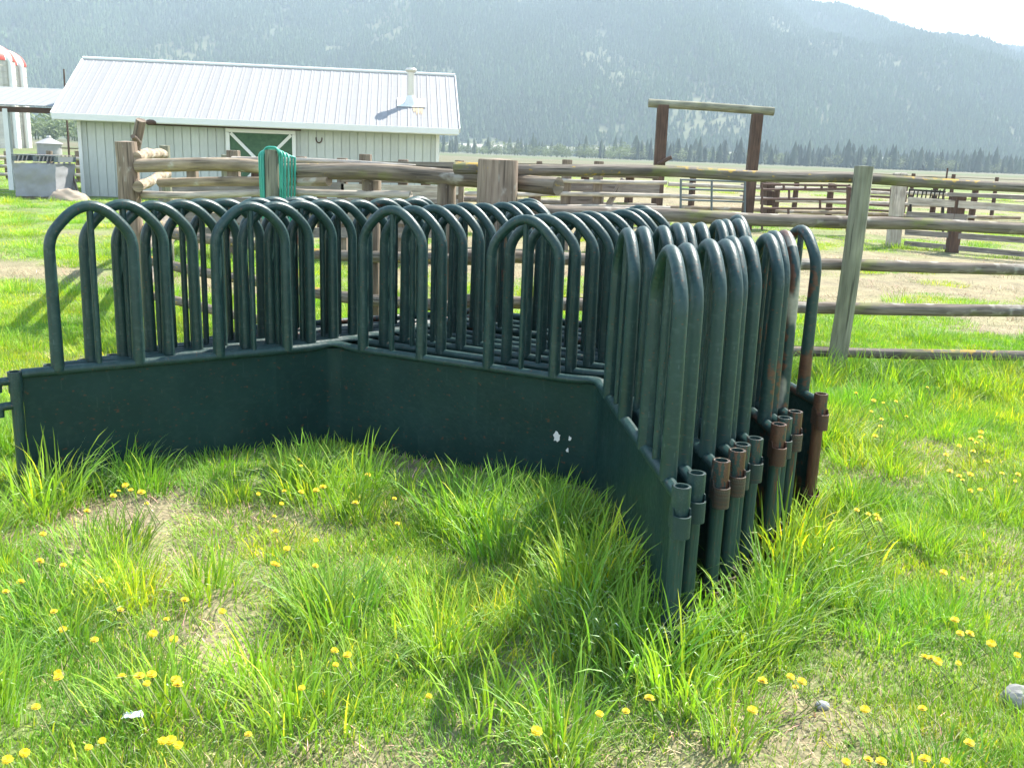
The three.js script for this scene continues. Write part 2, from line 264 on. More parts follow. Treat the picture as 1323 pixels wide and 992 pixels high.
function coniferGeo(seed, tiers = 4) {
  const R = rng(seed), gs = [];
  for (let k = 0; k < tiers; k++) { const y0 = 0.1 + 0.8 * k / tiers, y1 = Math.min(1, y0 + 0.42), r = 0.17 * (1 - 0.78 * k / tiers) * (0.85 + 0.3 * R()); const c = new THREE.ConeGeometry(r, y1 - y0, 7, 1, true); c.rotateY(R() * 6); const p = c.attributes.position; for (let i = 0; i < p.count; i++) if (p.getY(i) < 0) { const s = 0.72 + 0.55 * R(); p.setX(i, p.getX(i) * s); p.setZ(i, p.getZ(i) * s); p.setY(i, p.getY(i) + (R() - 0.5) * 0.05); } c.translate((R() - 0.5) * 0.02, (y0 + y1) / 2, (R() - 0.5) * 0.02); gs.push(c); }
  gs.push(new THREE.CylinderGeometry(0.012, 0.02, 0.2, 5, 1, true).translate(0, 0.08, 0)); return mergeGeometries(gs.map((q) => { q.computeVertexNormals(); return q; }));
}
function leafyGeo(seed) {
  const R = rng(seed), pos = [], idx = []; const lobes = []; for (let k = 0; k < 9; k++) lobes.push([(R() - 0.5) * 0.5, 0.35 + R() * 0.5, (R() - 0.5) * 0.5, 0.13 + R() * 0.12]);
  for (let k = 0; k < 170; k++) { const l = lobes[k % 9], a = R() * 6.283, e = Math.acos(2 * R() - 1), r = l[3] * (0.7 + 0.4 * R()), c = new THREE.Vector3(l[0] + r * Math.sin(e) * Math.cos(a), l[1] + r * Math.cos(e), l[2] + r * Math.sin(e) * Math.sin(a)); const o = pos.length / 3; for (let q = 0; q < 3; q++) pos.push(c.x + (R() - 0.5) * 0.17, c.y + (R() - 0.5) * 0.17, c.z + (R() - 0.5) * 0.17); idx.push(o, o + 1, o + 2); }
  const g = new THREE.BufferGeometry(); g.setAttribute('position', new THREE.Float32BufferAttribute(pos, 3)); g.setAttribute('uv', new THREE.Float32BufferAttribute(new Float32Array(pos.length / 3 * 2), 2)); g.setIndex(idx); g.computeVertexNormals();
  return mergeGeometries([g, new THREE.CylinderGeometry(0.02, 0.03, 0.5, 5, 1, true).translate(0, 0.25, 0)]);
}
const _m = new THREE.Matrix4(), _q = new THREE.Quaternion(), _e = new THREE.Euler(), _c = new THREE.Color();
function instanced(name, geo, m, list, parent) {                       // list: [x, y, z, turn, sx, sy, r, g, b, tiltX, tiltZ]
  const o = new THREE.InstancedMesh(geo, m, list.length); o.name = name; o.castShadow = o.receiveShadow = true;
  list.forEach((a, i) => { _e.set(a[9] || 0, a[3], a[10] || 0, 'YXZ'); _q.setFromEuler(_e); _m.compose(new THREE.Vector3(a[0], a[1], a[2]), _q, new THREE.Vector3(a[4], a[5], a[4])); o.setMatrixAt(i, _m); o.setColorAt(i, _c.setRGB(a[6], a[7], a[8])); });
  parent.add(o); return o;
}
const mConifer = std({ color: 0xffffff, roughness: 1 }), mLeafy = new THREE.MeshPhysicalMaterial({ color: 0xffffff, roughness: 1, side: THREE.DoubleSide, transmission: 0.3, thickness: 0 });
{
  const R = rng(77), forest = new THREE.Group(); forest.name = 'mountain_forest'; scene.add(forest); tag(forest, 'dense conifer forest covering the hazy mountainside', 'forest', null, 'stuff');
  const lists = [[], [], []];
  for (let k = 0; k < 150000; k++) {
    const d = lerp(1170, 2790, Math.pow(R(), 0.85)), x = lerp(-0.78, 0.86, R()) * d; const m = woodMask(x, d); if (R() > 0.4 + 0.6 * sstep(0.2, 0.7, m)) continue;
    const h = 7 + 9 * R() * R() + 4 * m, s = 1.25 + 0.7 * R(), b = (0.7 + 0.5 * R()) * (0.65 + 0.75 * fbm(x * 0.01 + 90, d * 0.006, 3)); lists[k % 3].push([x, hillY(x, d) - 0.6, -d, R() * 6.28, h * s, h, 0.05 * b, 0.088 * b, 0.022 * b]);
  }
  lists.forEach((l, i) => instanced('conifers', coniferGeo(50 + i, 4), mConifer, l, forest));
  const vw = new THREE.Group(); vw.name = 'valley_trees'; scene.add(vw); tag(vw, 'band of far trees on the valley floor below the mountain', 'trees', null, 'stuff');
  const c = [[], []], l = [[], []];
  for (let k = 0; k < 5200; k++) {
    const d = 640 + 440 * Math.pow(R(), 0.7), x = lerp(-0.75, 0.8, R()) * d, cl = fbm(x * 0.008, d * 0.01 + 30, 3); if (cl < 0.47 + 0.12 * R()) continue;
    const con = fbm(x * 0.006 + 60, d * 0.006, 2) + 0.12 * sstep(50, 400, x) > 0.5 + 0.2 * (R() - 0.5), b = 0.75 + 0.5 * R();
    if (con) { const h = 6 + 15 * R() * (0.5 + 0.5 * R()); c[k % 2].push([x, -0.3, -d, R() * 6.28, h * (0.7 + 0.6 * R()), h, 0.035 * b, 0.055 * b, 0.028 * b]); } else { const h = 5 + 6 * R(); l[k % 2].push([x, -0.3, -d, R() * 6.28, h * 1.3, h, 0.13 * b, 0.17 * b, 0.05 * b]); }
  }
  for (let k = 0; k < 2300; k++) {
    const d = 680 + 300 * R(), x = lerp(-0.08, 0.74, Math.pow(R(), 0.8)) * d; if (fbm(x * 0.02 + 7, d * 0.01, 3) < 0.36 + 0.22 * R() + 0.12 * (1 - sstep(0.1, 0.35, x / d))) continue; const b = 0.75 + 0.5 * R(), con = R() < 0.62;
    if (con) { const h = 7 + 13 * R() * (0.4 + 0.6 * R()); c[k % 2].push([x, -0.3, -d, R() * 6.28, h * (0.8 + 0.6 * R()), h, 0.06 * b, 0.085 * b, 0.04 * b]); } else { const h = 4 + 6 * R(); l[k % 2].push([x, -0.3, -d, R() * 6.28, h * 1.4, h, 0.12 * b, 0.15 * b, 0.05 * b]); }
  }
  for (let k = 0; k < 60; k++) { const d = 330 + 200 * R(), x = lerp(-0.56, -0.44, R()) * d, h = 6 + 6 * R(), b = 0.8 + 0.4 * R(); l[k % 2].push([x, -0.3, -d, R() * 6.28, h * 1.3, h, 0.13 * b, 0.18 * b, 0.05 * b]); }
  c.forEach((q, i) => instanced('conifers', coniferGeo(90 + i, 5), mConifer, q, vw)); l.forEach((q, i) => instanced('leafy_trees', leafyGeo(70 + i), mLeafy, q, vw));
}

// ---------------------------------------------------------------- barn
{
  const L = 10.26, W = 5.2, Hw = 2.2, turn = 0.122;
  const barn = thing('barn', 'low white board barn with pale ribbed metal roof behind the corral', 'barn', new THREE.Vector3(-12.62, 0, -27.9), null, turn);
  const P = (n, g, m, p = barn) => part(n, g, m, p, false);
  // local: x along the front, y up, -z into the barn
  const wall = P('front_wall', box(L - 0.02, Hw + 0.1, 0.06, L / 2, Hw / 2, -0.09), M.cladWarm);
  const bw = L / 43, bg = box(bw - 0.016, Hw, 0.03, 0, Hw / 2, 0), bat = box(0.05, Hw, 0.018, 0, Hw / 2, 0), bm = [0.9, 0.95, 1, 0.97].map((k) => { const m = M.clad.clone(); m.color = new THREE.Color(k, k, k * 0.99); return m; });
  for (let i = 0; i < 43; i++) { const b = P('board', bg, bm[(i * 7 + (i >> 2)) % 4], wall); b.position.set(bw * (i + 0.5), 0, -0.045 - 0.004 * ((i * 5) % 3)); }
  P('corner_trim', box(0.1, Hw, 0.04, 0.04, Hw / 2, 0.0), M.white); P('corner_trim', box(0.1, Hw, 0.04, L - 0.04, Hw / 2, 0.0), M.white);
  for (const x of [0.03, L - 0.03]) { const s = new THREE.Shape(); s.moveTo(0, 0); s.lineTo(W, 0); s.lineTo(W, Hw); s.lineTo(W / 2, Hw + 1.52); s.lineTo(0, Hw); const g = new THREE.ExtrudeGeometry(s, { depth: 0.06, bevelEnabled: false }); g.rotateY(Math.PI / 2); g.translate(x - 0.03, 0, -0.06); P('gable_wall', g, M.cladWarm); }
  P('rear_wall', box(L, Hw, 0.06, L / 2, Hw / 2, -W), M.cladWarm);
  // roof: ridge along x
  const x0 = -0.5, x1 = L + 0.56, yE = 2.3, zE = 0.52, yR = 4.0, zR = -W / 2, run = Math.hypot(zE - zR, yR - yE), pitch = Math.atan2(yR - yE, zE - zR);
  const roof = P('roof', box(x1 - x0 - 0.06, 0.05, run - 0.06, 0, 0, 0), M.plank); roof.position.set((x0 + x1) / 2, (yE + yR) / 2 - 0.06, (zE + zR) / 2); roof.rotation.x = pitch;
  const n = 38, pw = (x1 - x0) / n, sh = new THREE.Shape();
  const prof = [[-pw / 2, 0.004], [-pw / 2, 0.02], [-pw / 2 + 0.02, 0.02], [-pw / 2 + 0.04, 0.004], [-0.06, 0.004], [-0.05, 0.012], [-0.03, 0.012], [-0.02, 0.004], [pw / 2 - 0.003, 0.004], [pw / 2 - 0.003, 0], [-pw / 2, 0]];
  prof.forEach(([a, b], i) => i ? sh.lineTo(a, b) : sh.moveTo(a, b)); const pg = new THREE.ExtrudeGeometry(sh, { depth: run, bevelEnabled: false }).translate(0, 0.03, -run / 2);
  const rm = [1, 0.97, 0.94, 0.99].map((k) => { const m = M.roof.clone(); m.color = new THREE.Color(k, k, k); return m; });
  for (let i = 0; i < n; i++) { const r = part('roof_panel', pg, rm[(i * 5 + (i >> 3)) % 4], roof, false); r.position.set(x0 + pw * (i + 0.5) - (x0 + x1) / 2, 0, 0); }
  const back = P('rear_roof', box(x1 - x0, 0.05, run, 0, 0, 0), M.roof); back.position.set((x0 + x1) / 2, (yE + yR) / 2 - 0.04, 2 * zR - (zE + zR) / 2); back.rotation.x = -pitch;
  P('ridge_cap', tube([new THREE.Vector3(x0 - 0.02, yR + 0.0, zR), new THREE.Vector3(x1 + 0.02, yR + 0.0, zR)], 0.05, 10), M.white);
  P('fascia', box(x1 - x0, 0.17, 0.03, (x0 + x1) / 2, yE - 0.1, zE + 0.03), M.white);
  for (const x of [x0 - 0.02, x1 + 0.02]) { const b = P('barge_board', box(0.03, 0.15, run, 0, 0, 0), M.white); b.position.set(x, (yE + yR) / 2 - 0.07, (zE + zR) / 2); b.rotation.x = pitch; const b2 = P('barge_board', box(0.03, 0.15, run, 0, 0, 0), M.white); b2.position.set(x, (yE + yR) / 2 - 0.07, 2 * zR - (zE + zR) / 2); b2.rotation.x = -pitch; }
  P('soffit', box(x1 - x0 - 0.1, 0.02, zE + 0.04, (x0 + x1) / 2, yE - 0.19, zE / 2), M.white);
  // sliding door hung on a dark track
  const door = P('door', box(1.86, 1.86, 0.04, 5.1, 1.07, 0.03), M.doorGreen);
  P('frame_board', box(1.98, 0.11, 0.04, 5.1, 2.0, 0.072), M.white, door); P('frame_board', box(1.98, 0.11, 0.04, 5.1, 0.14, 0.072), M.white, door);
  for (const x of [4.16, 6.04]) P('frame_board', box(0.11, 1.74, 0.04, x, 1.07, 0.07), M.white, door);
  for (const s of [-1, 1]) { const b = P('brace', box(0.09, 2.42, 0.025, 0, 0, 0), M.white, door); b.position.set(5.1, 1.07, 0.06 + 0.028 * (s > 0)); b.rotation.z = s * 0.785; }
  P('door_track', box(4.3, 0.07, 0.07, 4.1, 2.09, 0.09), M.brown); P('bird_nest', new THREE.DodecahedronGeometry(0.11, 1).scale(1.5, 0.7, 0.8).translate(2.15, 2.13, zE + 0.02), M.brown);
  // stove pipe
  const cx = 9.42, cz = -0.78, cy = yE + (zE - cz) * Math.tan(pitch), ch = P('chimney', tube([new THREE.Vector3(cx, cy + 0.1, cz), new THREE.Vector3(cx, cy + 0.9, cz)], 0.105, 16), M.zinc);
  P('cap', new THREE.LatheGeometry([[0.0, 0.1], [0.13, 0.1], [0.17, 0.06], [0.17, 0.0], [0.12, -0.02]].map(([a, b]) => new THREE.Vector2(a, b)), 18).translate(cx, cy + 0.9, cz), M.zinc, ch);
  P('boot', new THREE.LatheGeometry([[0.21, -0.22], [0.19, -0.02], [0.14, 0.1], [0.11, 0.15]].map(([a, b]) => new THREE.Vector2(a, b)), 18).translate(cx, cy + 0.06, cz), M.white, ch);
  const fl = P('flashing', box(0.85, 0.012, 0.55, 0, 0, 0), M.white, ch); fl.position.set(cx + 0.02, cy + 0.01, cz); fl.rotation.x = pitch;
  const stain = std({ color: new THREE.Color(0.4, 0.3, 0.19), roughness: 0.8 });
  for (let i = 0; i < 4; i++) { const s = new THREE.Shape(); s.moveTo(-0.05, 0); s.lineTo(0.05, 0.02); s.lineTo(0.03, -0.22 - 0.1 * (i % 3)); s.lineTo(0.0, -0.3 - 0.16 * (i % 2)); s.lineTo(-0.03, -0.18); const g = new THREE.ShapeGeometry(s); g.rotateX(-Math.PI / 2 + pitch); const q = P('rust_stain', g, stain, ch); q.position.set(cx + 0.1 + i * 0.075, cy - 0.008 - 0.3 * Math.sin(pitch), cz + 0.3 * Math.cos(pitch)); }
  const hs = []; for (let i = 0; i <= 14; i++) { const a = Math.PI * (0.92 + 1.16 * i / 14); hs.push(new THREE.Vector3(6.75 + 0.085 * Math.cos(a), 1.83 + 0.12 * Math.sin(a) + 0.03, 0.0)); }
  P('horseshoe', tube(hs, 0.018, 6), M.brown);
}

// ---------------------------------------------------------------- far farm yard on the left
{
  const stave = makeTex(256, 256, (u, v) => mulc([0.55, 0.53, 0.47], 0.75 + 0.4 * fbm(u * 8, v * 20, 4) - 0.25 * sstep(0.6, 0.8, fbm(u * 30, v * 2 + 4, 3)))), mS = std({ map: stave, roughness: 0.9 });
  const red = std({ color: new THREE.Color(0.5, 0.06, 0.035), roughness: 0.5 }), wht = M.white;
  [[-9, 120, 'pale stave silo with red and white striped dome, front one'], [7, 128, 'pale stave silo with red and white dome standing behind another silo']].forEach(([px, d, lab]) => {
    const c = atZ(px, 174, d), H = 10.2, r = 3.0, s = thing('silo', lab, 'silo', new THREE.Vector3(c.x, 0, c.z), 'silos beside the barn'), P = (n, g, m, p = s) => part(n, g, m, p, false);
    const w = P('wall', new THREE.CylinderGeometry(r, r, H, 40, 1, true).translate(0, H / 2, 0), mS);
    for (let k = 0; k < 14; k++) P('hoop', new THREE.TorusGeometry(r + 0.02, 0.03, 5, 40).rotateX(Math.PI / 2).translate(0, 0.5 + k * 0.7, 0), M.zinc, w);
    const dome = new THREE.Group(); dome.name = 'dome'; s.add(dome);
    for (let k = 0; k < 16; k++) { const g = new THREE.SphereGeometry(r + 0.08, 4, 8, k * Math.PI / 8, Math.PI / 8, 0, Math.PI / 2).scale(1, 0.68, 1).translate(0, H, 0); P('dome_panel', g, k % 2 ? wht : red, dome); }
    for (const a of [1.1, 0.25]) P('filler_pipe', tube([new THREE.Vector3(Math.cos(a) * (r + 0.25), 0, Math.sin(a) * (r + 0.25)), new THREE.Vector3(Math.cos(a) * (r + 0.25), H - 0.2, Math.sin(a) * (r + 0.25)), new THREE.Vector3(Math.cos(a) * (r - 0.4), H + 0.9, Math.sin(a) * (r - 0.4))], 0.28, 8), wht);
  });
  // lean-to canopy
  const e0 = atZ(-60, 133, 29.5), e1 = atZ(84, 135, 29.5), cn = thing('shed_canopy', 'pale metal lean-to canopy on white posts left of the barn', 'canopy', new THREE.Vector3(e0.x, 0, e0.z));
  const rise = 0.62, back = 2.4;
  for (let k = 0; k < 11; k++) { const x = lerp(e0.x, e1.x, (k + 0.5) / 11), w = (e1.x - e0.x) / 11; const a = new THREE.Vector3(x, e0.y, e0.z), b = new THREE.Vector3(x, e0.y + rise, e0.z - back); part('roof_sheet', beam(a, b, w - 0.02, 0.03), M.sheetGrey, cn); }
  part('edge_beam', beam(new THREE.Vector3(e0.x, e0.y - 0.12, e0.z - 0.1), new THREE.Vector3(e1.x, e0.y - 0.12, e0.z - 0.1), 0.08, 0.16), M.brown, cn);
  for (const px of [11, -50]) { const b = atZ(px, 190, 29.62); part('post', beam(new THREE.Vector3(b.x, -0.1, e0.z - 0.12), new THREE.Vector3(b.x, e0.y - 0.1, e0.z - 0.12), 0.15, 0.15), M.white, cn); }
  // crate under a tarpaulin
  const tb = atY(48, 257), cw = 1.15, chh = 0.86, seg = 18, g = new THREE.BoxGeometry(cw, chh, 1.1, seg, seg, 8); const p = g.attributes.position;
  for (let i = 0; i < p.count; i++) { const x = p.getX(i), y = p.getY(i), z = p.getZ(i), k = (0.5 - y / chh); p.setX(i, x * (1 - 0.08 * k) + 0.06 * (fbm(y * 5, z * 4 + x, 3) - 0.5)); p.setZ(i, z * (1 + 0.06 * k) + 0.14 * (fbm(x * 4 + 3, y * 3 + z, 3) - 0.5)); p.setY(i, y + 0.05 * (fbm(x * 3, z * 3, 2) - 0.5)); } g.computeVertexNormals();
  const tc = thing('tarp_crate', 'crate wrapped in a grey tarpaulin with a pallet on top', 'crate', new THREE.Vector3(tb.x, 0, tb.z)); part('tarp', g.translate(tb.x, chh / 2 + 0.06, tb.z - 0.5), M.tarp, tc);
  for (let k = 0; k < 3; k++) part('bearer', box(1.2, 0.06, 0.12, tb.x, 0.03, tb.z - 0.1 - k * 0.45), M.plank, tc);
  const pb = M.pipeBlue; for (let k = 0; k < 5; k++) part('slat', box(1.25, 0.03, 0.14, tb.x + 0.02, chh + 0.28, tb.z - 0.05 - k * 0.22), k ? M.plank : pb, tc);
  for (const x of [-0.54, 0.02, 0.58]) part('block', box(0.12, 0.14, 1.05, tb.x + x, chh + 0.185, tb.z - 0.5), pb, tc);
  // pallet leaning by the crate
  const lb = atY(88, 256), lp = thing('pallet', 'grey wooden pallet leaning upright beside the tarpaulin crate', 'pallet', new THREE.Vector3(lb.x, 0, lb.z));
  for (let k = 0; k < 5; k++) { const o = -0.3 + k * 0.15; part('slat', beam(new THREE.Vector3(lb.x + o, 0.02, lb.z), new THREE.Vector3(lb.x + o - 0.35, 0.95, lb.z - 0.3), 0.03, 0.09), M.plank, lp); }
  for (const k of [0.1, 0.5, 0.9]) part('bearer', beam(new THREE.Vector3(lb.x - 0.36 - 0.35 * k, 0.02 + 0.93 * k, lb.z - 0.06 - 0.3 * k), new THREE.Vector3(lb.x + 0.36 - 0.35 * k, 0.02 + 0.93 * k, lb.z - 0.06 - 0.3 * k), 0.07, 0.08), M.plank, lp);
  // soil heap
  const hb = atY(89, 259), hg = new THREE.SphereGeometry(1, 30, 14, 0, Math.PI * 2, 0, Math.PI / 2).scale(0.55, 0.3, 0.5), hp = hg.attributes.position;
  for (let i = 0; i < hp.count; i++) { const x = hp.getX(i), z = hp.getZ(i), k = 0.75 + 0.5 * fbm(x * 4, z * 4, 4); hp.setXYZ(i, x * k, hp.getY(i) * (0.5 + fbm(x * 5 + 2, z * 5, 4)), z * k); } hg.computeVertexNormals();
  const heap = new THREE.Mesh(hg, M.soil); heap.name = 'soil_heap'; heap.position.set(hb.x, -0.02, hb.z); scene.add(shade(heap)); tag(heap, 'low heap of pale soil and stones at the barn corner', 'soil heap');
  // small bin with conical roof
  const bb = atZ(63, 188, 90), bin = thing('grain_bin', 'small round metal bin with a conical roof beyond the yard', 'bin', new THREE.Vector3(bb.x, 0, bb.z));
  part('wall', new THREE.CylinderGeometry(1.05, 1.05, 0.95, 28, 1, true).translate(0, 0.47, 0), M.roof, bin, false); part('roof', new THREE.ConeGeometry(1.22, 0.62, 28).translate(0, 1.26, 0), M.roof, bin, false);
  part('hatch', new THREE.CylinderGeometry(0.16, 0.2, 0.16, 12).translate(0, 1.6, 0), M.zinc, bin, false);
  // yard fence behind
  const yf = thing('yard_fence', 'weathered brown rail fence across the yard left of the barn', 'fence', atY(60, 232));
  for (const [y0, y1] of [[203, 205], [214, 216], [225, 226]]) part('rail', log([atZ(-30, y0, 36), atZ(108, y1, 36)], 0.06), M.plankPale, yf);
  for (const px of [8, 63, 100]) { const b = atZ(px, 195, 36.2); part('post', log([new THREE.Vector3(b.x, -0.1, b.z), new THREE.Vector3(b.x, b.y, b.z)], 0.11), M.post, yf); }
  const ub = atZ(85, 150, 60), up = thing('pole', 'thin dark pole standing behind the barn corner', 'pole', new THREE.Vector3(ub.x, 0, ub.z));
  part('shaft', tube([new THREE.Vector3(0, 0, 0), new THREE.Vector3(0.05, 5.6, 0)], (t) => 0.07 - 0.02 * t, 8), M.brown, up, false); part('cross_rail', beam(new THREE.Vector3(-0.5, 0.95, 0), new THREE.Vector3(0.75, 0.95, 0), 0.06, 0.06), M.brown, up, false);
}

// ---------------------------------------------------------------- corral fences
const railPts = (tab, depth) => tab.map(([px, py]) => atZ(px, py, typeof depth === 'function' ? depth(px) : depth));
function postAt(parent, px, top, d, r, m, o = {}) {                    // round post from below the ground to the given top pixel
  const t = atZ(px, top, d), b = new THREE.Vector3(t.x + (o.lean || 0), -0.12, t.z); return part('post', log([b, t], r * (o.taper || 1.06), r, o.rough ?? 0.08, o.seg || 14), m, parent);
}
{
  // front fence, right run
  const dR = (px) => interp([[560, 7.3], [660, 7.15], [1090, 7.9], [1323, 8.2], [1600, 8.5]], px);
  const f = thing('corral_fence', 'grey log rail fence with one leaning round post beside the feeder stack', 'fence', new THREE.Vector3(2.72, 0, -7.75));
  const rails = [[[[588, 217], [660, 219], [860, 222], [1000, 228], [1099, 231], [1190, 236], [1323, 243], [1480, 250]], 0.043, M.railOld], [[[690, 273], [870, 279], [966, 284], [1095, 288], [1323, 295], [1480, 300]], 0.052, M.rail], [[[600, 330], [800, 336], [1053, 342], [1323, 348], [1480, 352]], 0.05, M.rail], [[[600, 388], [800, 394], [1053, 399], [1323, 402], [1480, 404]], 0.052, M.rail], [[[640, 440], [800, 448], [1050, 456], [1323, 460], [1480, 461]], 0.046, M.railOld]];
  for (const [pts, r, m] of rails) part('rail', log(railPts(pts, dR), r, r * 0.95, 0.1, 12), m, f);
  const b = atY(1085, 480), t = atZ(1117, 215, 7.72); part('post', log([new THREE.Vector3(b.x - 0.02, -0.12, -7.72), t], 0.078, 0.072, 0.03, 16), M.treated, f);
  postAt(f, 1500, 215, 8.25, 0.08, M.treated);
  // front fence, left run, from the corner post to the broad post
  const dL = (px) => interp([[160, 8.95], [455, 7.55], [660, 7.22], [730, 7.1]], px);
  const w = atZ(645, 207, 7.05), fl = thing('corral_fence', 'log fence with a broad split post, draped hose post and thick corner post', 'fence', new THREE.Vector3(w.x, 0, w.z));
  const bp = part('broad_post', log([new THREE.Vector3(w.x - 0.02, -0.12, w.z), new THREE.Vector3(w.x, 0.8, w.z), w], 0.15, 0.143, 0.1, 20), M.bigPost, fl);
  part('log_rail', log(railPts([[178, 214], [280, 214], [352, 217]], dL), 0.06, 0.055, 0.12), M.logPale, fl);
  part('log_rail', log(railPts([[340, 221], [480, 225], [620, 233], [722, 240]], (px) => dL(px) + 0.1 - 0.3 * sstep(640, 722, px)), 0.06, 0.066, 0.12, 14), M.logDark, fl);
  part('thin_rail', log(railPts([[300, 205], [380, 207], [460, 210], [537, 215]], (px) => dL(px) + 0.25), 0.022, 0.015), M.plankPale, fl);
  for (const [pts, r, m] of [[[[206, 236], [280, 235], [345, 234], [425, 234]], 0.04, M.logPale], [[[180, 251], [250, 253], [380, 249], [531, 252]], 0.03, M.plankPale], [[[176, 294], [240, 305], [290, 312], [412, 328], [520, 332], [640, 336]], 0.045, M.railOld], [[[176, 332], [234, 346], [290, 358], [412, 378], [520, 390], [640, 398]], 0.045, M.railOld], [[[176, 377], [236, 391], [290, 405], [412, 428], [560, 446]], 0.042, M.railOld]]) part('rail', log(railPts(pts, (px) => dL(px) + 0.08), r), m, fl);
  postAt(fl, 351, 194, 7.85, 0.056, M.treated); postAt(fl, 480, 233, 7.72, 0.075, M.post); postAt(fl, 577, 236, 7.5, 0.07, M.post);
  const c = atZ(162, 183, 8.9); part('corner_post', log([new THREE.Vector3(c.x + 0.03, -0.12, c.z), c], 0.108, 0.1, 0.09, 16), M.bigPost, fl);
  part('brace_pole', log([atZ(172, 215, 9.15), atZ(176, 185, 9.15), atZ(182, 155, 9.1)], 0.045, 0.045), M.post, fl);
  part('branch_stub', log([atZ(178, 185, 9.12), atZ(171, 176, 9.0)], 0.03, 0.02), M.post, fl);
  // side fence running back from the corner
  const s1 = atZ(212, 188, 13), sf = thing('side_fence', 'pale log fence running back from the thick corner post to barn', 'fence', new THREE.Vector3(s1.x, 0, s1.z));
  part('rail', log([atZ(175, 204, 8.85), atZ(196, 199, 11), atZ(212, 199, 13.1)], 0.055, 0.06), M.logPale, sf);
  part('rail', log([atZ(178, 241, 8.75), atZ(200, 231, 11), atZ(216, 224, 13.1)], 0.05, 0.055), M.logPale, sf);
  for (const h of [0.3, 0.65]) part('rail', log([new THREE.Vector3(c.x + 0.1, h, c.z), new THREE.Vector3(s1.x, h + 0.05, s1.z - 0.1)], 0.05), M.railOld, sf);
  postAt(sf, 212, 188, 13, 0.062, M.treated);
  const e1 = atZ(290, 200, 19); for (const h of [0.4, 0.85, 1.3]) part('rail', log([new THREE.Vector3(s1.x, h, s1.z - 0.1), new THREE.Vector3(e1.x, h, e1.z)], 0.05), M.railOld, sf);
  postAt(sf, 290, 200, 19, 0.07, M.treated);
}
{ // coil of hose over the post
  const c = atZ(352, 195, 7.85), h = thing('garden_hose', 'turquoise garden hose looped over a round fence post', 'hose', new THREE.Vector3(c.x, 0, c.z)), R = rng(5);
  for (let k = 0; k < 6; k++) {
    const pts = [], xL = -0.068 - 0.015 * (k % 3) - 0.004 * R(), xR = 0.064 + 0.0205 * k, top = 0.026 - 0.013 * k + 0.004 * R(), bot = -0.62 - 0.12 * R(), zo = 0.035 - 0.012 * k;
    for (let i = 0; i < 30; i++) { const a = i / 30 * Math.PI * 2, cx = Math.cos(a), sy = Math.sin(a); const x = cx > 0 ? xR * Math.pow(cx, 0.55) : xL * Math.pow(-cx, 0.55); const y = sy > 0 ? top * 1 + (-0.05 - top) * (1 - Math.pow(sy, 0.8)) : lerp(-0.05, bot, Math.pow(-sy, 0.75)); pts.push(new THREE.Vector3(c.x + x, c.y + y, c.z + zo + 0.02 * Math.sin(a * 2 + k) - (sy > 0.6 ? 0 : 0.0))); }
    part('hose_loop', tube(pts, 0.0098, 7, { closed: true }), M.hose, h);
  }
}
{ // plank corral behind
  const d = 14.5, f = thing('plank_corral', 'grey plank corral with square posts between the log fence and barn', 'fence', new THREE.Vector3(atZ(450, 240, d).x, 0, -d));
  for (const [px, top] of [[248, 214], [301, 194], [389, 202], [442, 204], [472, 199], [521, 206], [594, 207]]) { const t = atZ(px, top, d + 0.1); part('post', beam(new THREE.Vector3(t.x, -0.1, t.z), t, px === 472 || px === 301 ? 0.17 : 0.14, 0.14), M.post, f); }
  for (const [x0, x1, y0, y1, hh, m] of [[210, 590, 213, 216, 0.15, M.plank], [205, 445, 241, 243, 0.17, M.plank], [440, 592, 243, 246, 0.13, M.plankPale], [205, 592, 261, 264, 0.15, M.plank], [440, 592, 230, 232, 0.12, M.post], [205, 592, 281, 283, 0.15, M.plank], [205, 592, 300, 301, 0.15, M.plank]]) part('plank', beam(atZ(x0, y0, d), atZ(x1, y1, d - 0.0), 0.045, hh), m, f);
  // rails and gate posts to its right
  const e = 17, g = thing('rail_corral', 'weathered corral rails with diagonal brace between broad post and gateway', 'fence', new THREE.Vector3(atZ(780, 240, e).x, 0, -e));
  for (const [px, top, w] of [[623, 205, 0.12], [733, 206, 0.17], [774, 208, 0.16], [697, 208, 0.1]]) { const t = atZ(px, top, e + 0.12); part('post', beam(new THREE.Vector3(t.x, -0.1, t.z), t, w, w), M.post, g); }
  for (const [x0, x1, y0, y1, r] of [[600, 862, 232, 236, 0.035], [600, 866, 250, 253, 0.04], [640, 866, 266, 269, 0.04], [640, 866, 284, 287, 0.045]]) part('rail', log([atZ(x0, y0, e), atZ(x1, y1, e)], r), M.plankPale, g);
  part('plank', beam(atZ(738, 240, e + 0.6), atZ(852, 244, e + 0.6), 0.05, 0.17), M.plank, g); part('plank', beam(atZ(730, 258, e + 0.6), atZ(780, 259, e + 0.6), 0.05, 0.2), M.plank, g); part('plank', beam(atZ(806, 243, e + 0.8), atZ(850, 246, e + 0.8), 0.05, 0.26), M.plankPale, g);
  part('brace', beam(atZ(784, 268, e + 0.2), atZ(806, 231, e + 0.2), 0.05, 0.1), M.plank, g);
}
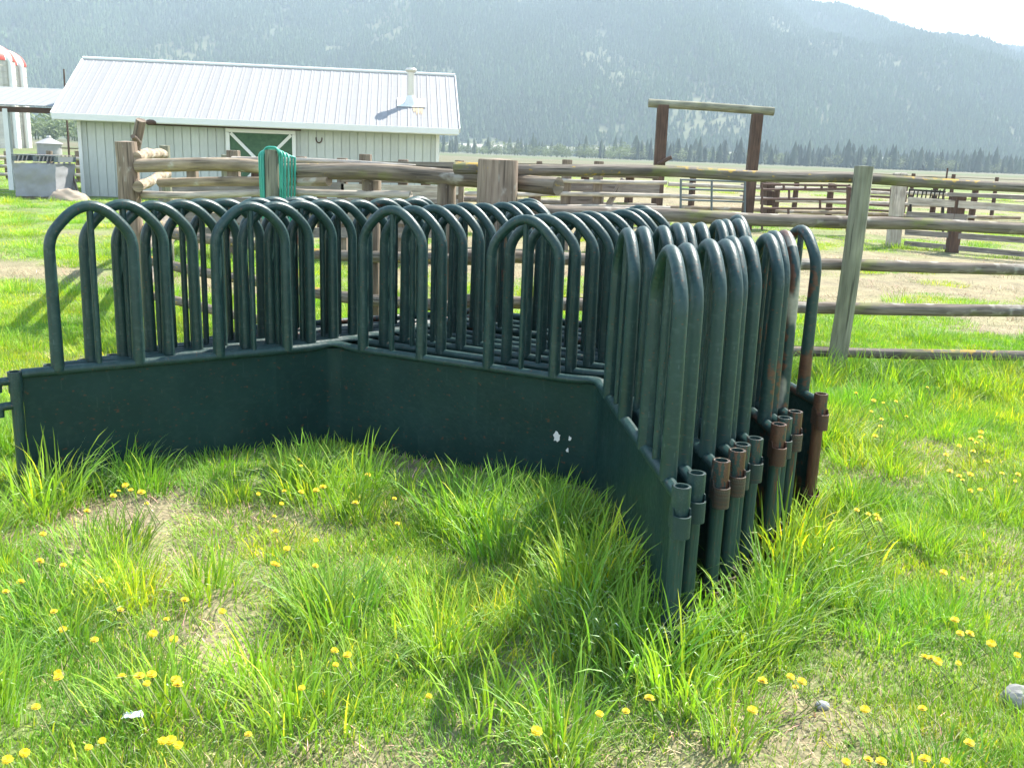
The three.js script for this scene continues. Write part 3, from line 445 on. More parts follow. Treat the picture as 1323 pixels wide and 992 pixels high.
{ // further layers of the corral, seen between the nearer rails
  const rows = (name, label, d0, d1, px0, px1, posts, hs, m, sq) => {
    const A = atZ(px0, 210, d0), B = atZ(px1, 210, d1), f = thing(name, label, 'fence', new THREE.Vector3((A.x + B.x) / 2, 0, (A.z + B.z) / 2));
    for (const h of hs) { const a = new THREE.Vector3(A.x, h, A.z), b = new THREE.Vector3(B.x, h - 0.03, B.z), c = a.clone().lerp(b, 0.5).setY(h - 0.03); part('rail', sq ? beam(a, b, 0.05, 0.15) : log([a, c, b], 0.06, 0.055, 0.1, 9), m[Math.round(h * 10) % m.length], f); }
    for (const [px, top] of posts) { const t = (px - px0) / (px1 - px0), q = atZ(px, top, lerp(d0, d1, t) + 0.14); part('post', log([new THREE.Vector3(q.x, -0.1, q.z), q], 0.1, 0.095, 0.06, 10), M.brown, f); }
  };
  rows('back_corral', 'weathered log corral fence crossing behind the diagonal braced rails', 20, 20.5, 600, 852, [[640, 212], [690, 213], [757, 214], [815, 216]], [0.35, 0.7, 1.02, 1.32], [M.plankPale, M.rail]);
  rows('back_corral', 'pale log fence seen through and behind the blue grey gate', 28, 30, 866, 1330, [[896, 228], [1005, 236], [1075, 237], [1170, 236], [1262, 240]], [0.3, 0.62, 0.95, 1.25], [M.plankPale, M.logPale]);
  rows('back_corral', 'low dark rail fence beyond the rusty pipe panels', 36, 34, 960, 1340, [[1030, 234], [1120, 238], [1210, 240]], [0.4, 0.8, 1.15], [M.plank, M.rail]);
  rows('back_corral', 'grey board fence crossing in front of the barn door', 19, 18.5, 230, 600, [[330, 208], [415, 210], [550, 213]], [0.5, 0.85, 1.2], [M.plank, M.plankPale], true);
}
{ // tall gateway
  const d = 24, l = atZ(857, 135, d), r = atZ(979, 147, d), g = thing('gateway', 'tall brown timber gateway of two posts under a mossy log', 'gateway', new THREE.Vector3((l.x + r.x) / 2, 0, -d));
  part('post', beam(new THREE.Vector3(l.x + 0.02, -0.1, -d), l, 0.26, 0.22, 0.02), M.brown, g); part('post', beam(new THREE.Vector3(r.x - 0.03, -0.1, -d), new THREE.Vector3(r.x, r.y, -d), 0.25, 0.22, 0.02), M.brown, g);
  part('crossbeam', tube([atZ(838, 133, d), atZ(920, 138, d), atZ(1000, 144, d)], 0.1, 14), M.treated, g);
  part('peg', log([atZ(850, 212, d - 0.15), atZ(868, 203, d - 0.2)], 0.05, 0.05), M.brown, g);
  // steel gate
  const q = 23.6, gt = thing('steel_gate', 'thin blue grey steel pipe gate under the tall gateway', 'gate', new THREE.Vector3(atZ(921, 250, q).x, 0, -q)), bar = (n, a, b, rr, m, p) => part(n, tube([atZ(a[0], a[1], q), atZ(b[0], b[1], q)], rr, 7), m, p);
  for (const x of [880, 920, 963]) bar('upright', [x, 231 + (x - 880) * 0.03], [x - 0.6, 290], 0.028, M.pipeBlue, gt);
  for (const y of [232, 244, 258, 273, 287]) bar('rail', [880, y], [963, y + 3], 0.024, M.pipeBlue, gt);
  const pf = thing('pipe_panel', 'rusty brown steel pipe corral panel right of the tall gateway', 'corral panel', new THREE.Vector3(atZ(1040, 250, q).x, 0, -q));
  for (const [y0, y1] of [[238, 240], [245, 244], [257, 258], [269, 270], [282, 284]]) bar('rail', [985, y0], [1098, y1], 0.028, M.pipeRust, pf);
  for (const [x, a, b] of [[985, 236, 296], [1013, 238, 245], [1020, 245, 258], [1041, 238, 245], [1062, 238, 245], [1060, 258, 270], [1080, 238, 245], [1019, 269, 284], [1098, 238, 296]]) bar('upright', [x, a], [x, b], 0.03, M.pipeRust, pf);
  const p2 = thing('pipe_panel', 'rusty brown pipe panel ending at a pale square post', 'corral panel', new THREE.Vector3(atZ(1125, 260, 22).x, 0, -22));
  for (const y of [243, 252, 263, 270]) part('rail', tube([atZ(1098, y, 23.4), atZ(1153, y + 3, 21.2)], 0.028, 7), M.pipeRust, p2);
  part('post', beam(atZ(1152, 310, 21.3), atZ(1156, 242, 21.3), 0.13, 0.13), M.pipeRust, p2); part('post', beam(atZ(1098, 300, 23.4), atZ(1099, 241, 23.4), 0.14, 0.14), M.pipeRust, p2);
  // lumber ends by the right gate post
  const lm = thing('timber_stack', 'short dark timber ends stacked beside the right gateway post', 'timber stack', atY(992, 300)); for (let k = 0; k < 5; k++) { const c = atZ(992, 239 + k * 11, 24.4); part('timber', box(0.2, 0.15, 0.7, c.x, c.y, c.z), M.brown, lm); }
}
{ // paddock fence on the right with a pale square post
  const b = atY(1154, 319), dd = (px) => interp([[1150, 20.6], [1323, 18.6], [1480, 17.4]], px), f = thing('paddock_fence', 'pale plank paddock fence with a square end post and low rails', 'fence', new THREE.Vector3(b.x, 0, b.z));
  const t = atZ(1164, 223, -b.z); part('post', beam(new THREE.Vector3(b.x, -0.1, b.z), t, 0.24, 0.22, 0.02), M.plankPale, f);
  for (const [x0, y0, x1, y1, w, m] of [[1174, 259, 1480, 281, 0.14, M.plankPale], [1225, 251, 1480, 261, 0.07, M.plank], [1172, 277, 1250, 281, 0.12, M.plank], [1170, 300, 1480, 321, 0.11, M.plank], [1169, 314, 1480, 343, 0.1, M.plank]]) part('plank', beam(atZ(x0, y0, dd(x0)), atZ(x1, y1, dd(x1)), 0.06, w), m, f);
  for (const px of [1241, 1420]) { const q = atZ(px, 250 + (px - 1241) * 0.05, dd(px) + 0.15); part('post', beam(new THREE.Vector3(q.x, -0.1, q.z), q, 0.2, 0.2), M.brown, f); }
  // feeding rack
  const rk = thing('hay_rack', 'small dark hay rack of upright bars behind the paddock post', 'hay rack', atY(1198, 290)), z = 24; for (let k = 0; k < 9; k++) part('bar', tube([atZ(1176 + k * 5.5 + (k % 2), 245, z), atZ(1174 + k * 5.5, 257 + k * 0.25, z)], 0.016, 6), M.inside, rk);
  part('frame', tube([atZ(1174, 256, z), atZ(1221, 259, z)], 0.03, 6), M.inside, rk); part('frame', tube([atZ(1175, 245, z), atZ(1222, 248, z)], 0.025, 6), M.inside, rk); for (const x of [1177, 1219]) part('leg', tube([atZ(x, 256, z), atZ(x, 301, z)], 0.03, 6), M.inside, rk);
  // far wire fence
  const wf = thing('wire_fence', 'thin wire fence on dark posts across the far paddock', 'fence', atY(1233, 260));
  for (const [px, top] of [[1181, 224], [1233, 225], [1289, 229], [1345, 232]]) { const q = atZ(px, top, 34); part('post', log([new THREE.Vector3(q.x, -0.1, q.z), q], 0.065), M.brown, wf); }
  { const q = atZ(1225, 217, 34.4); part('pole', log([new THREE.Vector3(q.x, -0.1, q.z), q], 0.03), M.brown, wf); }
  for (const o of [0, 14, 28]) part('wire', tube([atZ(1100, 226 + o, 34), atZ(1233, 229 + o, 34), atZ(1400, 236 + o, 34)], 0.008, 5), M.inside, wf);
}

// ---------------------------------------------------------------- nested feeder panels
const PA = [-2.32007618, 4.36056521], PB = [-1.01438612, 5.27642545], PC = [0.43161715, 4.6035948], PD0 = [0.57193035, 3.01490391], CEN = [(PB[0] + PC[0]) / 2, (PB[1] + PC[1]) / 2];
const SEG = 1.5949, HS = 0.56, HT = 1.38 - 0.027, AW = 0.3753, AG = 0.4064;
function panel(k, dx, dz, rot, label, splay = 0) {
  const sx = PD0[0] - PC[0], sz = PD0[1] - PC[1], PD = [PC[0] + sx * Math.cos(splay) - sz * Math.sin(splay), PC[1] + sx * Math.sin(splay) + sz * Math.cos(splay)];
  const g = thing('feeder_panel', label, 'feeder panel', new THREE.Vector3(CEN[0] + dx, 0, -(CEN[1] + dz)), 'nested stack of green feeder panels', rot), R = rng(300 + k * 13);
  const P = (n, geo, m, p = g) => part(n, geo, m, p, false);
  const v = (p, y) => new THREE.Vector3(p[0] - CEN[0], y, -(p[1] - CEN[1]));
  const along = (p, q, t, y) => v([lerp(p[0], q[0], t / SEG), lerp(p[1], q[1], t / SEG)], y);
  const old = k >= 7, main = old && k !== 8 ? M.chip : M.green;
  // bent sheet with thickness, rounded bends
  const path = fillet([v(PA, 0), v(PB, 0), v(PC, 0), v(PD, 0)], 0.1, 6), th = 0.004, pos = [], uv = [], idx = []; let len = 0;
  const top = HS - 0.012, bot = -0.03, rows = 8, dense = []; for (let i = 0; i < path.length - 1; i++) { const n = Math.max(1, Math.round(path[i].distanceTo(path[i + 1]) / 0.12)); for (let q = 0; q < n; q++) dense.push(path[i].clone().lerp(path[i + 1], q / n)); } dense.push(path[path.length - 1]);
  for (let i = 0; i < dense.length; i++) { const a = dense[Math.max(0, i - 1)], b = dense[Math.min(dense.length - 1, i + 1)], t = b.clone().sub(a).normalize(), n = new THREE.Vector3(t.z, 0, -t.x); if (i) len += dense[i].distanceTo(dense[i - 1]);
    for (let s = 0; s < 2; s++) for (let j = 0; j <= rows; j++) { const y = lerp(bot, top, j / rows), w = (fbm(len * 2.2 + k * 9, y * 3 + k, 2) - 0.5) * 0.014 * Math.sin(Math.PI * clamp(j / rows)), o = (s ? th : -th) / 2 + w; pos.push(dense[i].x + n.x * o, y, dense[i].z + n.z * o); uv.push(len * 0.8, y * 0.8 + k * 0.37); } }
  const st = 2 * (rows + 1); for (let i = 0; i < dense.length - 1; i++) { for (let s = 0; s < 2; s++) for (let j = 0; j < rows; j++) { const a = i * st + s * (rows + 1) + j; idx.push(a, a + st, a + 1, a + 1, a + st, a + st + 1); } for (const j of [0, rows]) { const a = i * st + j, b = a + rows + 1; idx.push(a, b, a + st, b, b + st, a + st); } }
  const sg = new THREE.BufferGeometry(); sg.setAttribute('position', new THREE.Float32BufferAttribute(pos, 3)); sg.setAttribute('uv', new THREE.Float32BufferAttribute(uv, 2)); sg.setIndex(idx); sg.computeVertexNormals();
  const sheet = P('sheet', sg, main === M.green ? M.sheet : M.sheetChip);
  // rail along the top edge, swaged flat at the two bends
  const rail = fillet([v(PA, HS), v(PB, HS), v(PC, HS), v(PD, HS)], 0.09, 8), rd = []; for (let i = 0; i < rail.length - 1; i++) { const n = Math.max(1, Math.round(rail[i].distanceTo(rail[i + 1]) / 0.06)); for (let q = 0; q < n; q++) rd.push(rail[i].clone().lerp(rail[i + 1], q / n)); } rd.push(rail[rail.length - 1]);
  const bB = v(PB, HS), bC = v(PC, HS); for (const p of rd) { const e = Math.min(p.distanceTo(bB), p.distanceTo(bC)); p.y += 0.014 * Math.exp(-((e / 0.09) ** 2)); }
  const nr = rd.length; P('top_rail', tube(rd, (t) => 0.0235, 12, { squashN: true, squash: (t) => { const p = rd[Math.min(nr - 1, Math.round(t * (nr - 1)))], e = Math.min(p.distanceTo(bB), p.distanceTo(bC)); return 1 - 0.32 * Math.exp(-((e / 0.07) ** 2)); } }), main);
  // six arches with a centre bar
  [[PA, PB, 0.1596], [PB, PC, 0.1957], [PC, PD, 0.2831]].forEach(([p, q, e], s) => {
    for (let i = 0; i < 2; i++) {
      const t0 = e + i * (AW + AG), a = along(p, q, t0, HS), b = along(p, q, t0 + AW, HS), m = a.clone().lerp(b, 0.5), shy = HT - 0.152 + (R() - 0.5) * 0.01, tp = HT + (R() - 0.5) * 0.014, lean = (R() - 0.5) * 0.026;
      const sa = a.clone().setY(shy), sb = b.clone().setY(shy), ap = m.clone().setY(tp + 0.054); for (const w of [sa, sb, ap]) w.z += lean;
      const mat = k === 9 && s === 2 && i === 1 ? M.paleRust : k === 10 && s === 2 && i === 1 ? M.chipMore : k === 8 && s === 2 ? M.chip : main;
      const ar = P('arch', tube(fillet([a, sa, ap, sb, b], [0.17, 0.24, 0.17], 10), (t) => 0.0262 + 0.005 * (Math.exp(-((t / 0.012) ** 2)) + Math.exp(-(((1 - t) / 0.012) ** 2))), 14, { open: true }), mat);
      P('centre_bar', tube([m.clone().setY(HS), m.clone().setY(tp - 0.01).setZ(m.z + lean)], 0.0152, 10, { open: true }), mat, ar);
    }
  });
  // hollow end posts: socket and strap at one end, two pin lugs at the other
  const em = k === 10 ? M.rust : k === 7 || k === 9 ? M.chip : M.green, cm = k === 10 || k === 7 ? M.rust : k === 3 || k === 4 || k === 9 ? M.rusty : k > 4 ? M.chip : M.green;
  const end = (p, q, sock) => {
    const dir = v(q, 0).sub(v(p, 0)).normalize(), c = v(q, 0).addScaledVector(dir, 0.028), r = 0.0285, topY = sock ? 0.605 : HS + 0.012;
    const lat = new THREE.LatheGeometry([[r - 0.006, -0.04], [r - 0.006, topY], [r, topY], [r, 0.43], [r * 0.94, 0.42], [r * 0.94, -0.05]].map(([a, b]) => new THREE.Vector2(a, b)), 18).translate(c.x, 0, c.z);
    const post = P('end_post', lat, em);
    P('collar', new THREE.LatheGeometry([[r + 0.001, topY - 0.1], [r + 0.004, topY - 0.1], [r + 0.004, topY + 0.001], [r - 0.005, topY + 0.001]].map(([a, b]) => new THREE.Vector2(a, b)), 18).translate(c.x, 0, c.z), cm, post);
    const U = dir.clone(), V = new THREE.Vector3(-dir.z, 0, dir.x);
    if (sock) for (const y of [0.46, 0.06]) {                          // bent strap that takes the pin of the next panel
      const sp = []; for (let i = 0; i <= 16; i++) { const a = -Math.PI / 2 - 0.1 + (Math.PI + 0.2) * i / 16; sp.push([0.03 + 0.034 * Math.cos(a), 0.031 * Math.sin(a)]); } sp.unshift([-0.016, -0.032]); sp.push([-0.016, 0.032]);
      const pp = [], pi = [], h = 0.075; for (const [x, y2] of sp) for (const [o, yy] of [[1, 0], [1, h], [0.87, h], [0.87, 0]]) { const w = c.clone().addScaledVector(U, x * o).addScaledVector(V, y2 * o); pp.push(w.x, y + yy - 0.02 * (x > 0.03 ? 1 : 0), w.z); }
      for (let i = 0; i < sp.length - 1; i++) for (let j = 0; j < 4; j++) { const a = i * 4 + j, b = i * 4 + (j + 1) % 4; pi.push(a, b, a + 4, b, b + 4, a + 4); }
      let sgm = new THREE.BufferGeometry(); sgm.setAttribute('position', new THREE.Float32BufferAttribute(pp, 3)); sgm.setIndex(pi); sgm = sgm.toNonIndexed(); sgm.computeVertexNormals(); sgm.setAttribute('uv', new THREE.Float32BufferAttribute(new Float32Array(sgm.attributes.position.count * 2).map((_, i) => pp[i % pp.length]), 2)); P('strap', sgm, cm, post);
    } else for (const y of [0.53, 0.41]) P('pin_lug', tube(fillet([c.clone().setY(y), c.clone().addScaledVector(U, 0.075).setY(y), c.clone().addScaledVector(U, 0.078).setY(y - 0.05)], 0.02, 4), 0.02, 9), em, post);
  };
  end(PC, PD, true); end(PB, PA, false);
  if (k === 1) for (const [t, y, s] of [[1.39, 0.25, 0.028], [1.46, 0.255, 0.011], [1.45, 0.19, 0.012]]) {   // patches where the paint is scraped to bare pale metal
    const sh = new THREE.Shape(); for (let i = 0; i < 13; i++) { const a = i / 13 * 6.283, r = s * (0.6 + 0.7 * R()); i ? sh.lineTo(Math.cos(a) * r * 0.7, Math.sin(a) * r) : sh.moveTo(Math.cos(a) * r * 0.7, Math.sin(a) * r); }
    const q = along(PB, PC, t, y), d = v(PC, 0).sub(v(PB, 0)).normalize(), n = new THREE.Vector3(-d.z, 0, d.x); const o = P('paint_scuff', new THREE.ShapeGeometry(sh), M.scuff, sheet); o.position.copy(q).addScaledVector(n, 0.011); o.rotation.y = Math.atan2(n.x, n.z); o.castShadow = false;
  }
  return g;
}
const nth = ['', 'second', 'third', 'fourth', 'fifth', 'sixth', 'seventh', 'eighth', 'ninth'];
[[0, 0, 0], [0.093, 0.152, -0.5], [0.196, 0.297, -0.1], [0.286, 0.43, -0.2], [0.356, 0.525, -1.2], [0.455, 0.625, -2.0], [0.572, 0.83, -1.0], [0.635, 0.94, -1.3], [0.732, 1.06, -1.9], [0.735, 1.36, 0]].forEach(([dx, dz, rot], i) => {
  const label = i === 0 ? 'dark green arched feeder panel facing the open grass, with small white scrapes' : i === 9 ? 'last feeder panel of the stack, by the fence, with rust brown end post' : i === 8 ? 'ninth feeder panel from the scraped front one, one arch paint worn to pale rust' : `dark green arched feeder panel, ${nth[i]} of the nested stack counting from scraped front panel`;
  panel(i + 1, dx, dz, rot * Math.PI / 180, label, i === 9 ? 0.095 : 0);
});

// ---------------------------------------------------------------- grass
function tuft(seed, n, len, spread, width, lean, curl, segs = 4) {
  const R = rng(seed), pos = [], idx = [], col = [];
  for (let b = 0; b < n; b++) {
    const a = R() * 6.283, rr = spread * Math.sqrt(R()), bx = Math.cos(a) * rr, bz = Math.sin(a) * rr, az = a + (R() - 0.5) * 2.2, L = len * (0.45 + 0.75 * R()), w = width * (0.6 + 0.7 * R());
    let th = lean * (0.2 + R()) * (0.3 + rr / spread), x = bx, y = -0.01, z = bz; const c = curl * (0.3 + 1.3 * R()), ux = Math.cos(az), uz = Math.sin(az), tw = az + Math.PI / 2 + (R() - 0.5) * 1.4, o = pos.length / 3;
    const dry = R() < 0.07, k = 0.75 + 0.5 * R(), cc = dry ? [2.6 * k, 1.5 * k, 2.2 * k] : [k * (0.9 + 0.35 * R()), k, k];
    for (let s = 0; s <= segs; s++) {
      const t = s / segs, ww = w * (s === segs ? 0 : (1 - t * t * 0.75) * 0.5), px = Math.cos(tw) * ww, pz = Math.sin(tw) * ww;
      if (s === segs) { pos.push(x, y, z); col.push(...cc); } else { pos.push(x - px, y, z - pz, x + px, y, z + pz); col.push(...cc, ...cc); }
      x += ux * Math.sin(th) * L / segs; z += uz * Math.sin(th) * L / segs; y += Math.cos(th) * L / segs; th += c / segs * (0.5 + 1.2 * t);
    }
    for (let s = 0; s < segs; s++) { const q = o + s * 2; if (s === segs - 1) idx.push(q, q + 1, q + 2); else idx.push(q, q + 1, q + 2, q + 1, q + 3, q + 2); }
  }
  const g = new THREE.BufferGeometry(); g.setAttribute('position', new THREE.Float32BufferAttribute(pos, 3)); g.setAttribute('color', new THREE.Float32BufferAttribute(col, 3)); g.setIndex(idx); g.computeVertexNormals(); return g;
}
const mGrass = new THREE.MeshPhysicalMaterial({ color: 0xffffff, vertexColors: true, roughness: 0.95, side: THREE.DoubleSide, transmission: 0.45, thickness: 0 });
const mStraw = std({ color: 0xffffff, vertexColors: true, roughness: 0.9 });
const segDist = (x, d, p, q) => { const vx = q[0] - p[0], vz = q[1] - p[1], t = clamp(((x - p[0]) * vx + (d - p[1]) * vz) / (vx * vx + vz * vz)); return Math.hypot(x - p[0] - vx * t, d - p[1] - vz * t); };
const P10 = [0.91, 1.35];
// is the place under the stack of panels (no light, little grass)?
const inStack = (x, d) => { for (const k of [0.06, 0.25, 0.5, 0.75, 1]) { const o = [0.9 * k, 1.33 * k]; const m = (p) => [p[0] + o[0], p[1] + o[1]]; if (Math.min(segDist(x, d, m(PA), m(PB)), segDist(x, d, m(PB), m(PC)), segDist(x, d, m(PC), m(PD0))) < (k > 0.1 ? 0.13 : 0.03)) return true; } return false; };
const clumps = [];                                                     // hand-placed tall clumps: plan x, distance, radius, strength
for (const [px, py, r, s] of [[172, 628, 0.15, 1.35], [50, 655, 0.19, 1.3], [5, 590, 0.2, 1.1], [330, 905, 0.17, 1.25], [60, 790, 0.16, 0.9], [300, 618, 0.18, 0.75], [370, 628, 0.26, 0.9], [440, 645, 0.26, 0.95], [520, 660, 0.26, 0.95], [600, 670, 0.26, 1.0], [660, 680, 0.25, 1.15], [700, 720, 0.28, 1.1], [740, 700, 0.22, 1.2], [780, 760, 0.28, 1.25], [830, 820, 0.25, 1.2], [800, 850, 0.22, 1], [740, 810, 0.2, 1.1], [640, 745, 0.14, 0.8], [560, 740, 0.15, 0.8], [440, 800, 0.18, 0.95], [290, 770, 0.17, 0.95], [395, 720, 0.16, 0.8], [180, 745, 0.17, 0.85], [520, 775, 0.14, 0.8], [935, 822, 0.17, 1.45], [968, 786, 0.17, 1.5], [1003, 750, 0.17, 1.5], [1036, 716, 0.17, 1.4], [900, 830, 0.16, 0.9], [1090, 660, 0.25, 0.95], [1090, 580, 0.3, 0.9], [1150, 620, 0.3, 0.7], [700, 940, 0.2, 0.8], [760, 960, 0.2, 0.7], [900, 960, 0.2, 0.5], [1080, 770, 0.2, 0.7], [1000, 830, 0.2, 0.6], [1250, 660, 0.25, 0.6], [20, 880, 0.25, 0.6], [20, 710, 0.25, 0.8], [862, 868, 0.16, 1.35], [890, 850, 0.13, 1.3], [845, 845, 0.16, 1.35], [915, 820, 0.15, 1.3], [230, 900, 0.14, 0.7], [470, 880, 0.16, 0.6], [600, 830, 0.18, 0.75], [1180, 700, 0.2, 0.6], [1060, 700, 0.18, 1], [130, 700, 0.2, 0.8]]) { const p = atY(px, py); clumps.push([p.x, -p.z, r, s]); }
const tallAt = (x, d) => { let t = 0; for (const [cx, cd, r, s] of clumps) { const e = ((x - cx) ** 2 + (d - cd) ** 2) / (r * r); if (e < 4) t = Math.max(t, s * Math.exp(-e * e * 0.7)); } if (x > 1.5) t = Math.max(t, 1.25 * Math.exp(-(((d - (7.0 + 0.05 * x)) / 0.6) ** 2)) * (0.5 + 0.7 * fbm(x * 2, d * 2, 2))); return t; };
{
  const R = rng(4242), FRESH = [0.17, 0.39, 0.01], LIME = [0.35, 0.49, 0.01], WARM = [0.235, 0.43, 0.01], SORTS = [FRESH, WARM, WARM, LIME];
  // patches of many blades, thinning towards their rim
  const gT = [1, 2, 3].map((s) => tuft(600 + s, 90, 0.27, 0.13, 0.0075, 0.42, 1.0, 5)), gM = [1, 2, 3].map((s) => tuft(640 + s, 170, 0.13, 0.17, 0.0048, 0.55, 0.9, 4)), gS = [1, 2, 3, 4].map((s) => tuft(680 + s, 480, 0.046, 0.22, 0.0036, 0.8, 0.9, 3)), gD = [1, 2].map((s) => tuft(720 + s, 170, 0.07, 0.24, 0.003, 1.5, 0.7, 3));
  const T = [[], [], []], Md = [[], [], []], S = [[], [], [], []], Dr = [[], []];
  // every tuft is of one of three sorts of grass, one plain colour from root to tip
  const info = (x, d) => { const t = tallAt(x, d), sort = SORTS[Math.min(3, Math.floor(4 * clamp(0.5 + 1.3 * (fbm(x * 1.5 + 50, d * 1.5, 3) - 0.5) + 0.7 * (R() - 0.5))))]; return [t, greenAt(x, d), bump(x, d), mulc(sort, 0.78 + 0.4 * R()), [(R() - 0.5) * 0.25, (R() - 0.5) * 0.25]]; };
  let k = 0;
  for (let d = 1.7; d < 9.6;) {                                        // a jittered lattice, wider apart with distance
    const st = 0.115 + 0.012 * d, w = 0.63 * d + 0.7;
    for (let x = -w; x < w; x += st) {
      const X = x + (R() - 0.5) * st, D = d + (R() - 0.5) * st, [t, g, y0, c, tl] = info(X, D); k++; if (inStack(X, D) && R() > 0.1) continue;
      const s = 0.85 + 0.4 * R(), lush = sstep(0.2, 0.7, g);
      if (R() < 0.15 + 0.95 * lush) S[k % 4].push([X, y0, -D, R() * 6.28, s * (1 + 0.02 * d), s * (0.6 + 0.8 * lush), ...c, ...tl]);
      if (R() < 0.8 - 0.6 * lush) { const q = 0.75 + 0.5 * R(); Dr[k % 2].push([X, y0, -D, R() * 6.28, 1, 0.8, 0.4 * q, 0.34 * q, 0.2 * q]); }
      const mp = 0.6 * sstep(0.54, 0.64, fbm(X * 2.2 + 9, D * 2.2, 3)) * lush + 0.6 * t;
      if (R() < mp * 0.55) { const q = (0.6 + 0.45 * g + 0.35 * t) * (0.75 + 0.5 * R()); Md[k % 3].push([X, y0, -D, R() * 6.28, q, q, ...c, ...tl]); }
      if (t > 0.3 && R() < 0.7 * t) { const q = (0.38 + 0.56 * t) * (0.8 + 0.45 * R()); T[k % 3].push([X, y0, -D, R() * 6.28, q, q, ...c, ...tl]); }
    }
    d += st;
  }
  for (let d = 9.5; d < 70;) {                                         // paddocks and yard beyond the fences
    const st = 0.03 * d, w = 0.66 * d;
    for (let x = -w; x < w; x += st) {
      const X = x + (R() - 0.5) * st, D = d + (R() - 0.5) * st; k++; if (X > -13.5 && X < -1.5 && D > 27.3 && D < 36) continue;
      const [t, g, y0, c] = info(X, D), lush = sstep(0.3, 0.7, g), sc = 1 + 0.05 * d;
      if (R() < lush) S[k % 4].push([X, y0, -D, R() * 6.28, sc, 1.1 + 0.5 * R(), ...c]); else if (R() < 0.35) { const q = 0.75 + 0.4 * R(); Dr[k % 2].push([X, y0, -D, R() * 6.28, sc, 1, 0.36 * q, 0.3 * q, 0.18 * q]); }
      if (R() < 0.25 * lush) Md[k % 3].push([X, y0, -D, R() * 6.28, sc * 0.9, 0.9 + 0.5 * R(), ...c]);
    }
    d += st;
  }
  const mk = (name, label, gs, ls, m) => { const o = new THREE.Group(); o.name = name; scene.add(o); tag(o, label, 'grass', null, 'stuff'); ls.forEach((l, i) => instanced('blades', gs[i], m, l, o)); };
  mk('tall_grass', 'tall fresh green grass growing up around the feeder panels', gT, T, mGrass); mk('meadow_grass', 'knee low tufted bright green grass over the yard', gM, Md, mGrass); mk('short_grass', 'short bright green lawn grass over the yard', gS, S, mGrass); mk('dry_grass', 'flattened dry straw lying on the bare soil', gD, Dr, mStraw);
}

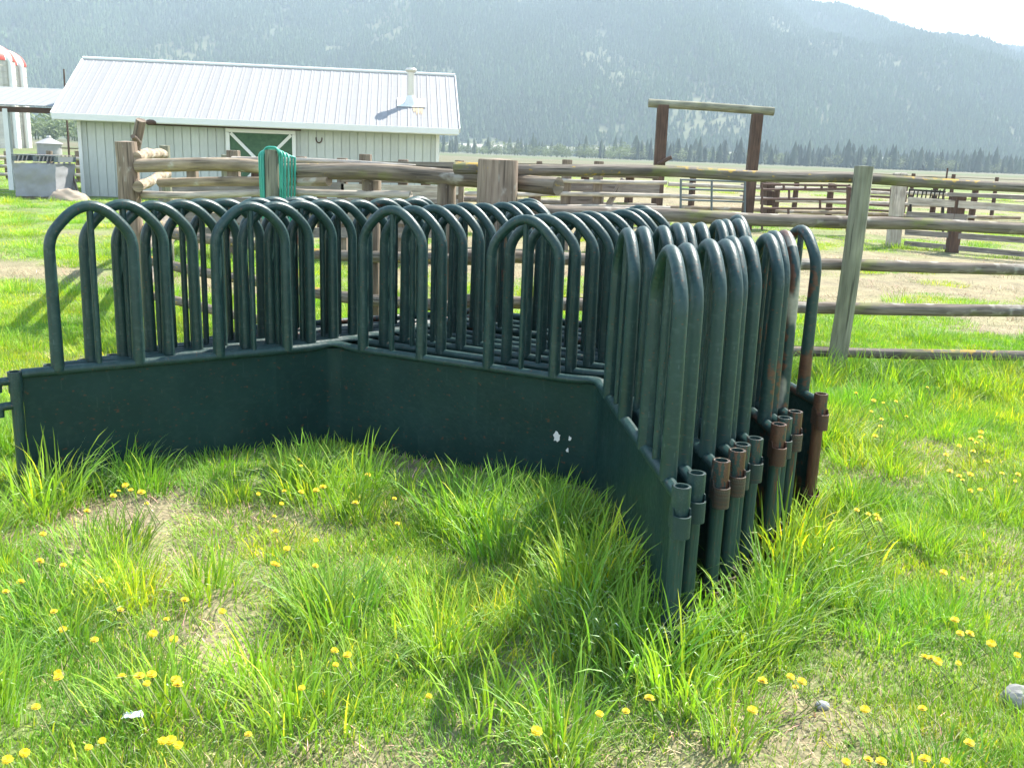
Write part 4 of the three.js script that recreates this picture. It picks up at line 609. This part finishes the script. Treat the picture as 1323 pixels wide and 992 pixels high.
// ---------------------------------------------------------------- dandelions, stones, litter
{
  const R = rng(31), petal = (n, r, y, up, ph) => { const pos = [], idx = []; for (let i = 0; i < n; i++) { const a = ph + i / n * 6.283 + (R() - 0.5) * 0.1, w = r * 0.11, l = r * (0.85 + 0.25 * R()), c = Math.cos(a), s = Math.sin(a), o = pos.length / 3; pos.push(c * r * 0.12 - s * w, y, s * r * 0.12 + c * w, c * r * 0.12 + s * w, y, s * r * 0.12 - c * w, c * l - s * w, y + up * l, s * l + c * w, c * l + s * w, y + up * l, s * l - c * w); idx.push(o, o + 1, o + 2, o + 1, o + 3, o + 2); } const g = new THREE.BufferGeometry(); g.setAttribute('position', new THREE.Float32BufferAttribute(pos, 3)); g.setIndex(idx); g.computeVertexNormals(); return g; };
  const head = mergeGeometries([petal(20, 0.017, -0.001, 0.12, 0), petal(18, 0.0145, 0.002, 0.4, 0.2), petal(14, 0.0105, 0.004, 0.75, 0.1), petal(9, 0.006, 0.006, 1.2, 0)]);
  const mY = new THREE.MeshPhysicalMaterial({ color: new THREE.Color(0.86, 0.66, 0.01), roughness: 0.8, side: THREE.DoubleSide, transmission: 0.25, thickness: 0 }), mSt = std({ color: new THREE.Color(0.16, 0.2, 0.06), roughness: 0.8 });
  const stem = tube([new THREE.Vector3(0, -1, 0), new THREE.Vector3(0.06, -0.5, 0.02), new THREE.Vector3(0, 0, 0)], 0.0022, 6), cup = new THREE.ConeGeometry(0.007, 0.014, 8, 1, true).rotateX(Math.PI).translate(0, -0.006, 0);
  const A = [[245, 265], [335, 208], [355, 192], [370, 205], [400, 212], [415, 243], [320, 222], [120, 330], [112, 407], [57, 466], [15, 494], [152, 550], [177, 600], [267, 630], [340, 545], [285, 463], [178, 418], [523, 517], [629, 549], [470, 572], [433, 611], [492, 628], [732, 215], [797, 243], [805, 208], [853, 210], [895, 206], [915, 197], [800, 132], [848, 118], [853, 137], [1007, 242], [777, 280], [781, 322], [813, 371], [895, 347], [775, 413], [785, 417], [1043, 162], [893, 420], [948, 660], [984, 673], [951, 700], [855, 766], [163, 723], [164, 738], [394, 733], [429, 728], [415, 753], [497, 743], [502, 757], [345, 735], [101, 820], [68, 950], [20, 970], [250, 935], [289, 915], [460, 916], [483, 915], [505, 928], [703, 898]].map(([x, y]) => [x / 2.194, 540 + y / 2.194, 0]);
  const B = [[240, 229], [248, 300], [338, 789], [963, 796], [897, 832], [822, 840], [643, 888]].map(([x, y]) => [400 + x / 2.194, 540 + y / 2.194, 0]);
  const C = [[262, 775], [332, 764], [360, 776], [345, 790], [237, 848], [519, 846], [663, 844], [685, 718], [700, 725], [668, 716], [753, 730], [757, 656], [781, 657], [744, 622], [835, 681], [900, 710], [763, 518], [715, 503], [498, 347], [527, 357], [548, 360], [552, 370], [780, 930], [668, 970], [720, 975], [527, 972], [560, 977], [472, 977], [675, 40], [497, 55], [541, 73], [565, 78], [597, 75], [535, 100], [560, 120], [557, 137], [623, 113], [545, 162], [810, 152], [808, 165], [785, 170], [798, 178], [755, 186], [722, 209], [825, 225], [790, 200], [732, 250], [755, 262], [783, 258], [763, 272], [783, 298], [807, 296], [862, 255], [902, 258], [895, 274]].map(([x, y]) => [850 + x / 1.9366, 480 + y / 1.9366, 1]);
  for (const [px, py, side] of [...A, ...B, ...C]) {
    const g0 = atY(px, py), t0 = Math.min(1, tallAt(g0.x, -g0.z)), y = 0.085 + 0.05 * R() + 0.12 * t0, p = atY(px, py, y), o = thing('dandelion', side ? 'yellow dandelion in the grass between the rusty panel ends and fence' : 'yellow dandelion in the grass enclosed by the curve of feeder panels', 'dandelion', new THREE.Vector3(p.x, 0, p.z), side ? 'dandelions beside the panel stack' : 'dandelions before the panel stack');
    const s = 0.55 + 0.42 * R(), h = part('flower_head', head, mY, o, false); h.position.y = y; h.scale.setScalar(s); h.rotation.set((R() - 0.3) * 0.7, R() * 6.28, (R() - 0.5) * 0.6);
    const q = part('stem', stem, mSt, o, false); q.position.y = y; q.scale.set(1, y + 0.02, 1); const c = part('calyx', cup, mSt, h, false);
  }
  const rock = (px, py, w, hgt, seed, label, m, flat = 1) => { const p = atY(px, py), g = new THREE.IcosahedronGeometry(1, 3), a = g.attributes.position; for (let i = 0; i < a.count; i++) { const x = a.getX(i), y = a.getY(i), z = a.getZ(i), k = 0.8 + 0.5 * fbm(x * 1.6 + seed, y * 1.6 + z * 1.3, 3); a.setXYZ(i, x * k * w, y * k * hgt, z * k * w * 0.8); } g.computeVertexNormals(); const o = new THREE.Mesh(g, m); o.name = numbered('stone'); o.position.set(p.x, bump(p.x, -p.z) + hgt * 0.45, p.z); scene.add(shade(o)); return tag(o, label, 'stone'); };
  rock(1315, 912, 0.055, 0.04, 3, 'larger grey stone on the bare soil patch', M.stone); rock(1062, 917, 0.022, 0.016, 9, 'small pale pebble among short grass near the dandelions', M.tarp);
  const lp = atY(172, 936), lg = new THREE.PlaneGeometry(0.055, 0.04, 8, 6).rotateX(-Math.PI / 2), la = lg.attributes.position; for (let i = 0; i < la.count; i++) la.setY(i, 0.03 * fbm(la.getX(i) * 60, la.getZ(i) * 60, 3)); lg.computeVertexNormals();
  const scrap = new THREE.Mesh(lg, M.white); scrap.name = 'paper_scrap'; scrap.position.set(lp.x, bump(lp.x, -lp.z) + 0.035, lp.z); scene.add(shade(scrap)); tag(scrap, 'crumpled white paper scrap lying in the short grass', 'paper scrap');
}
renderer.render(scene, camera);
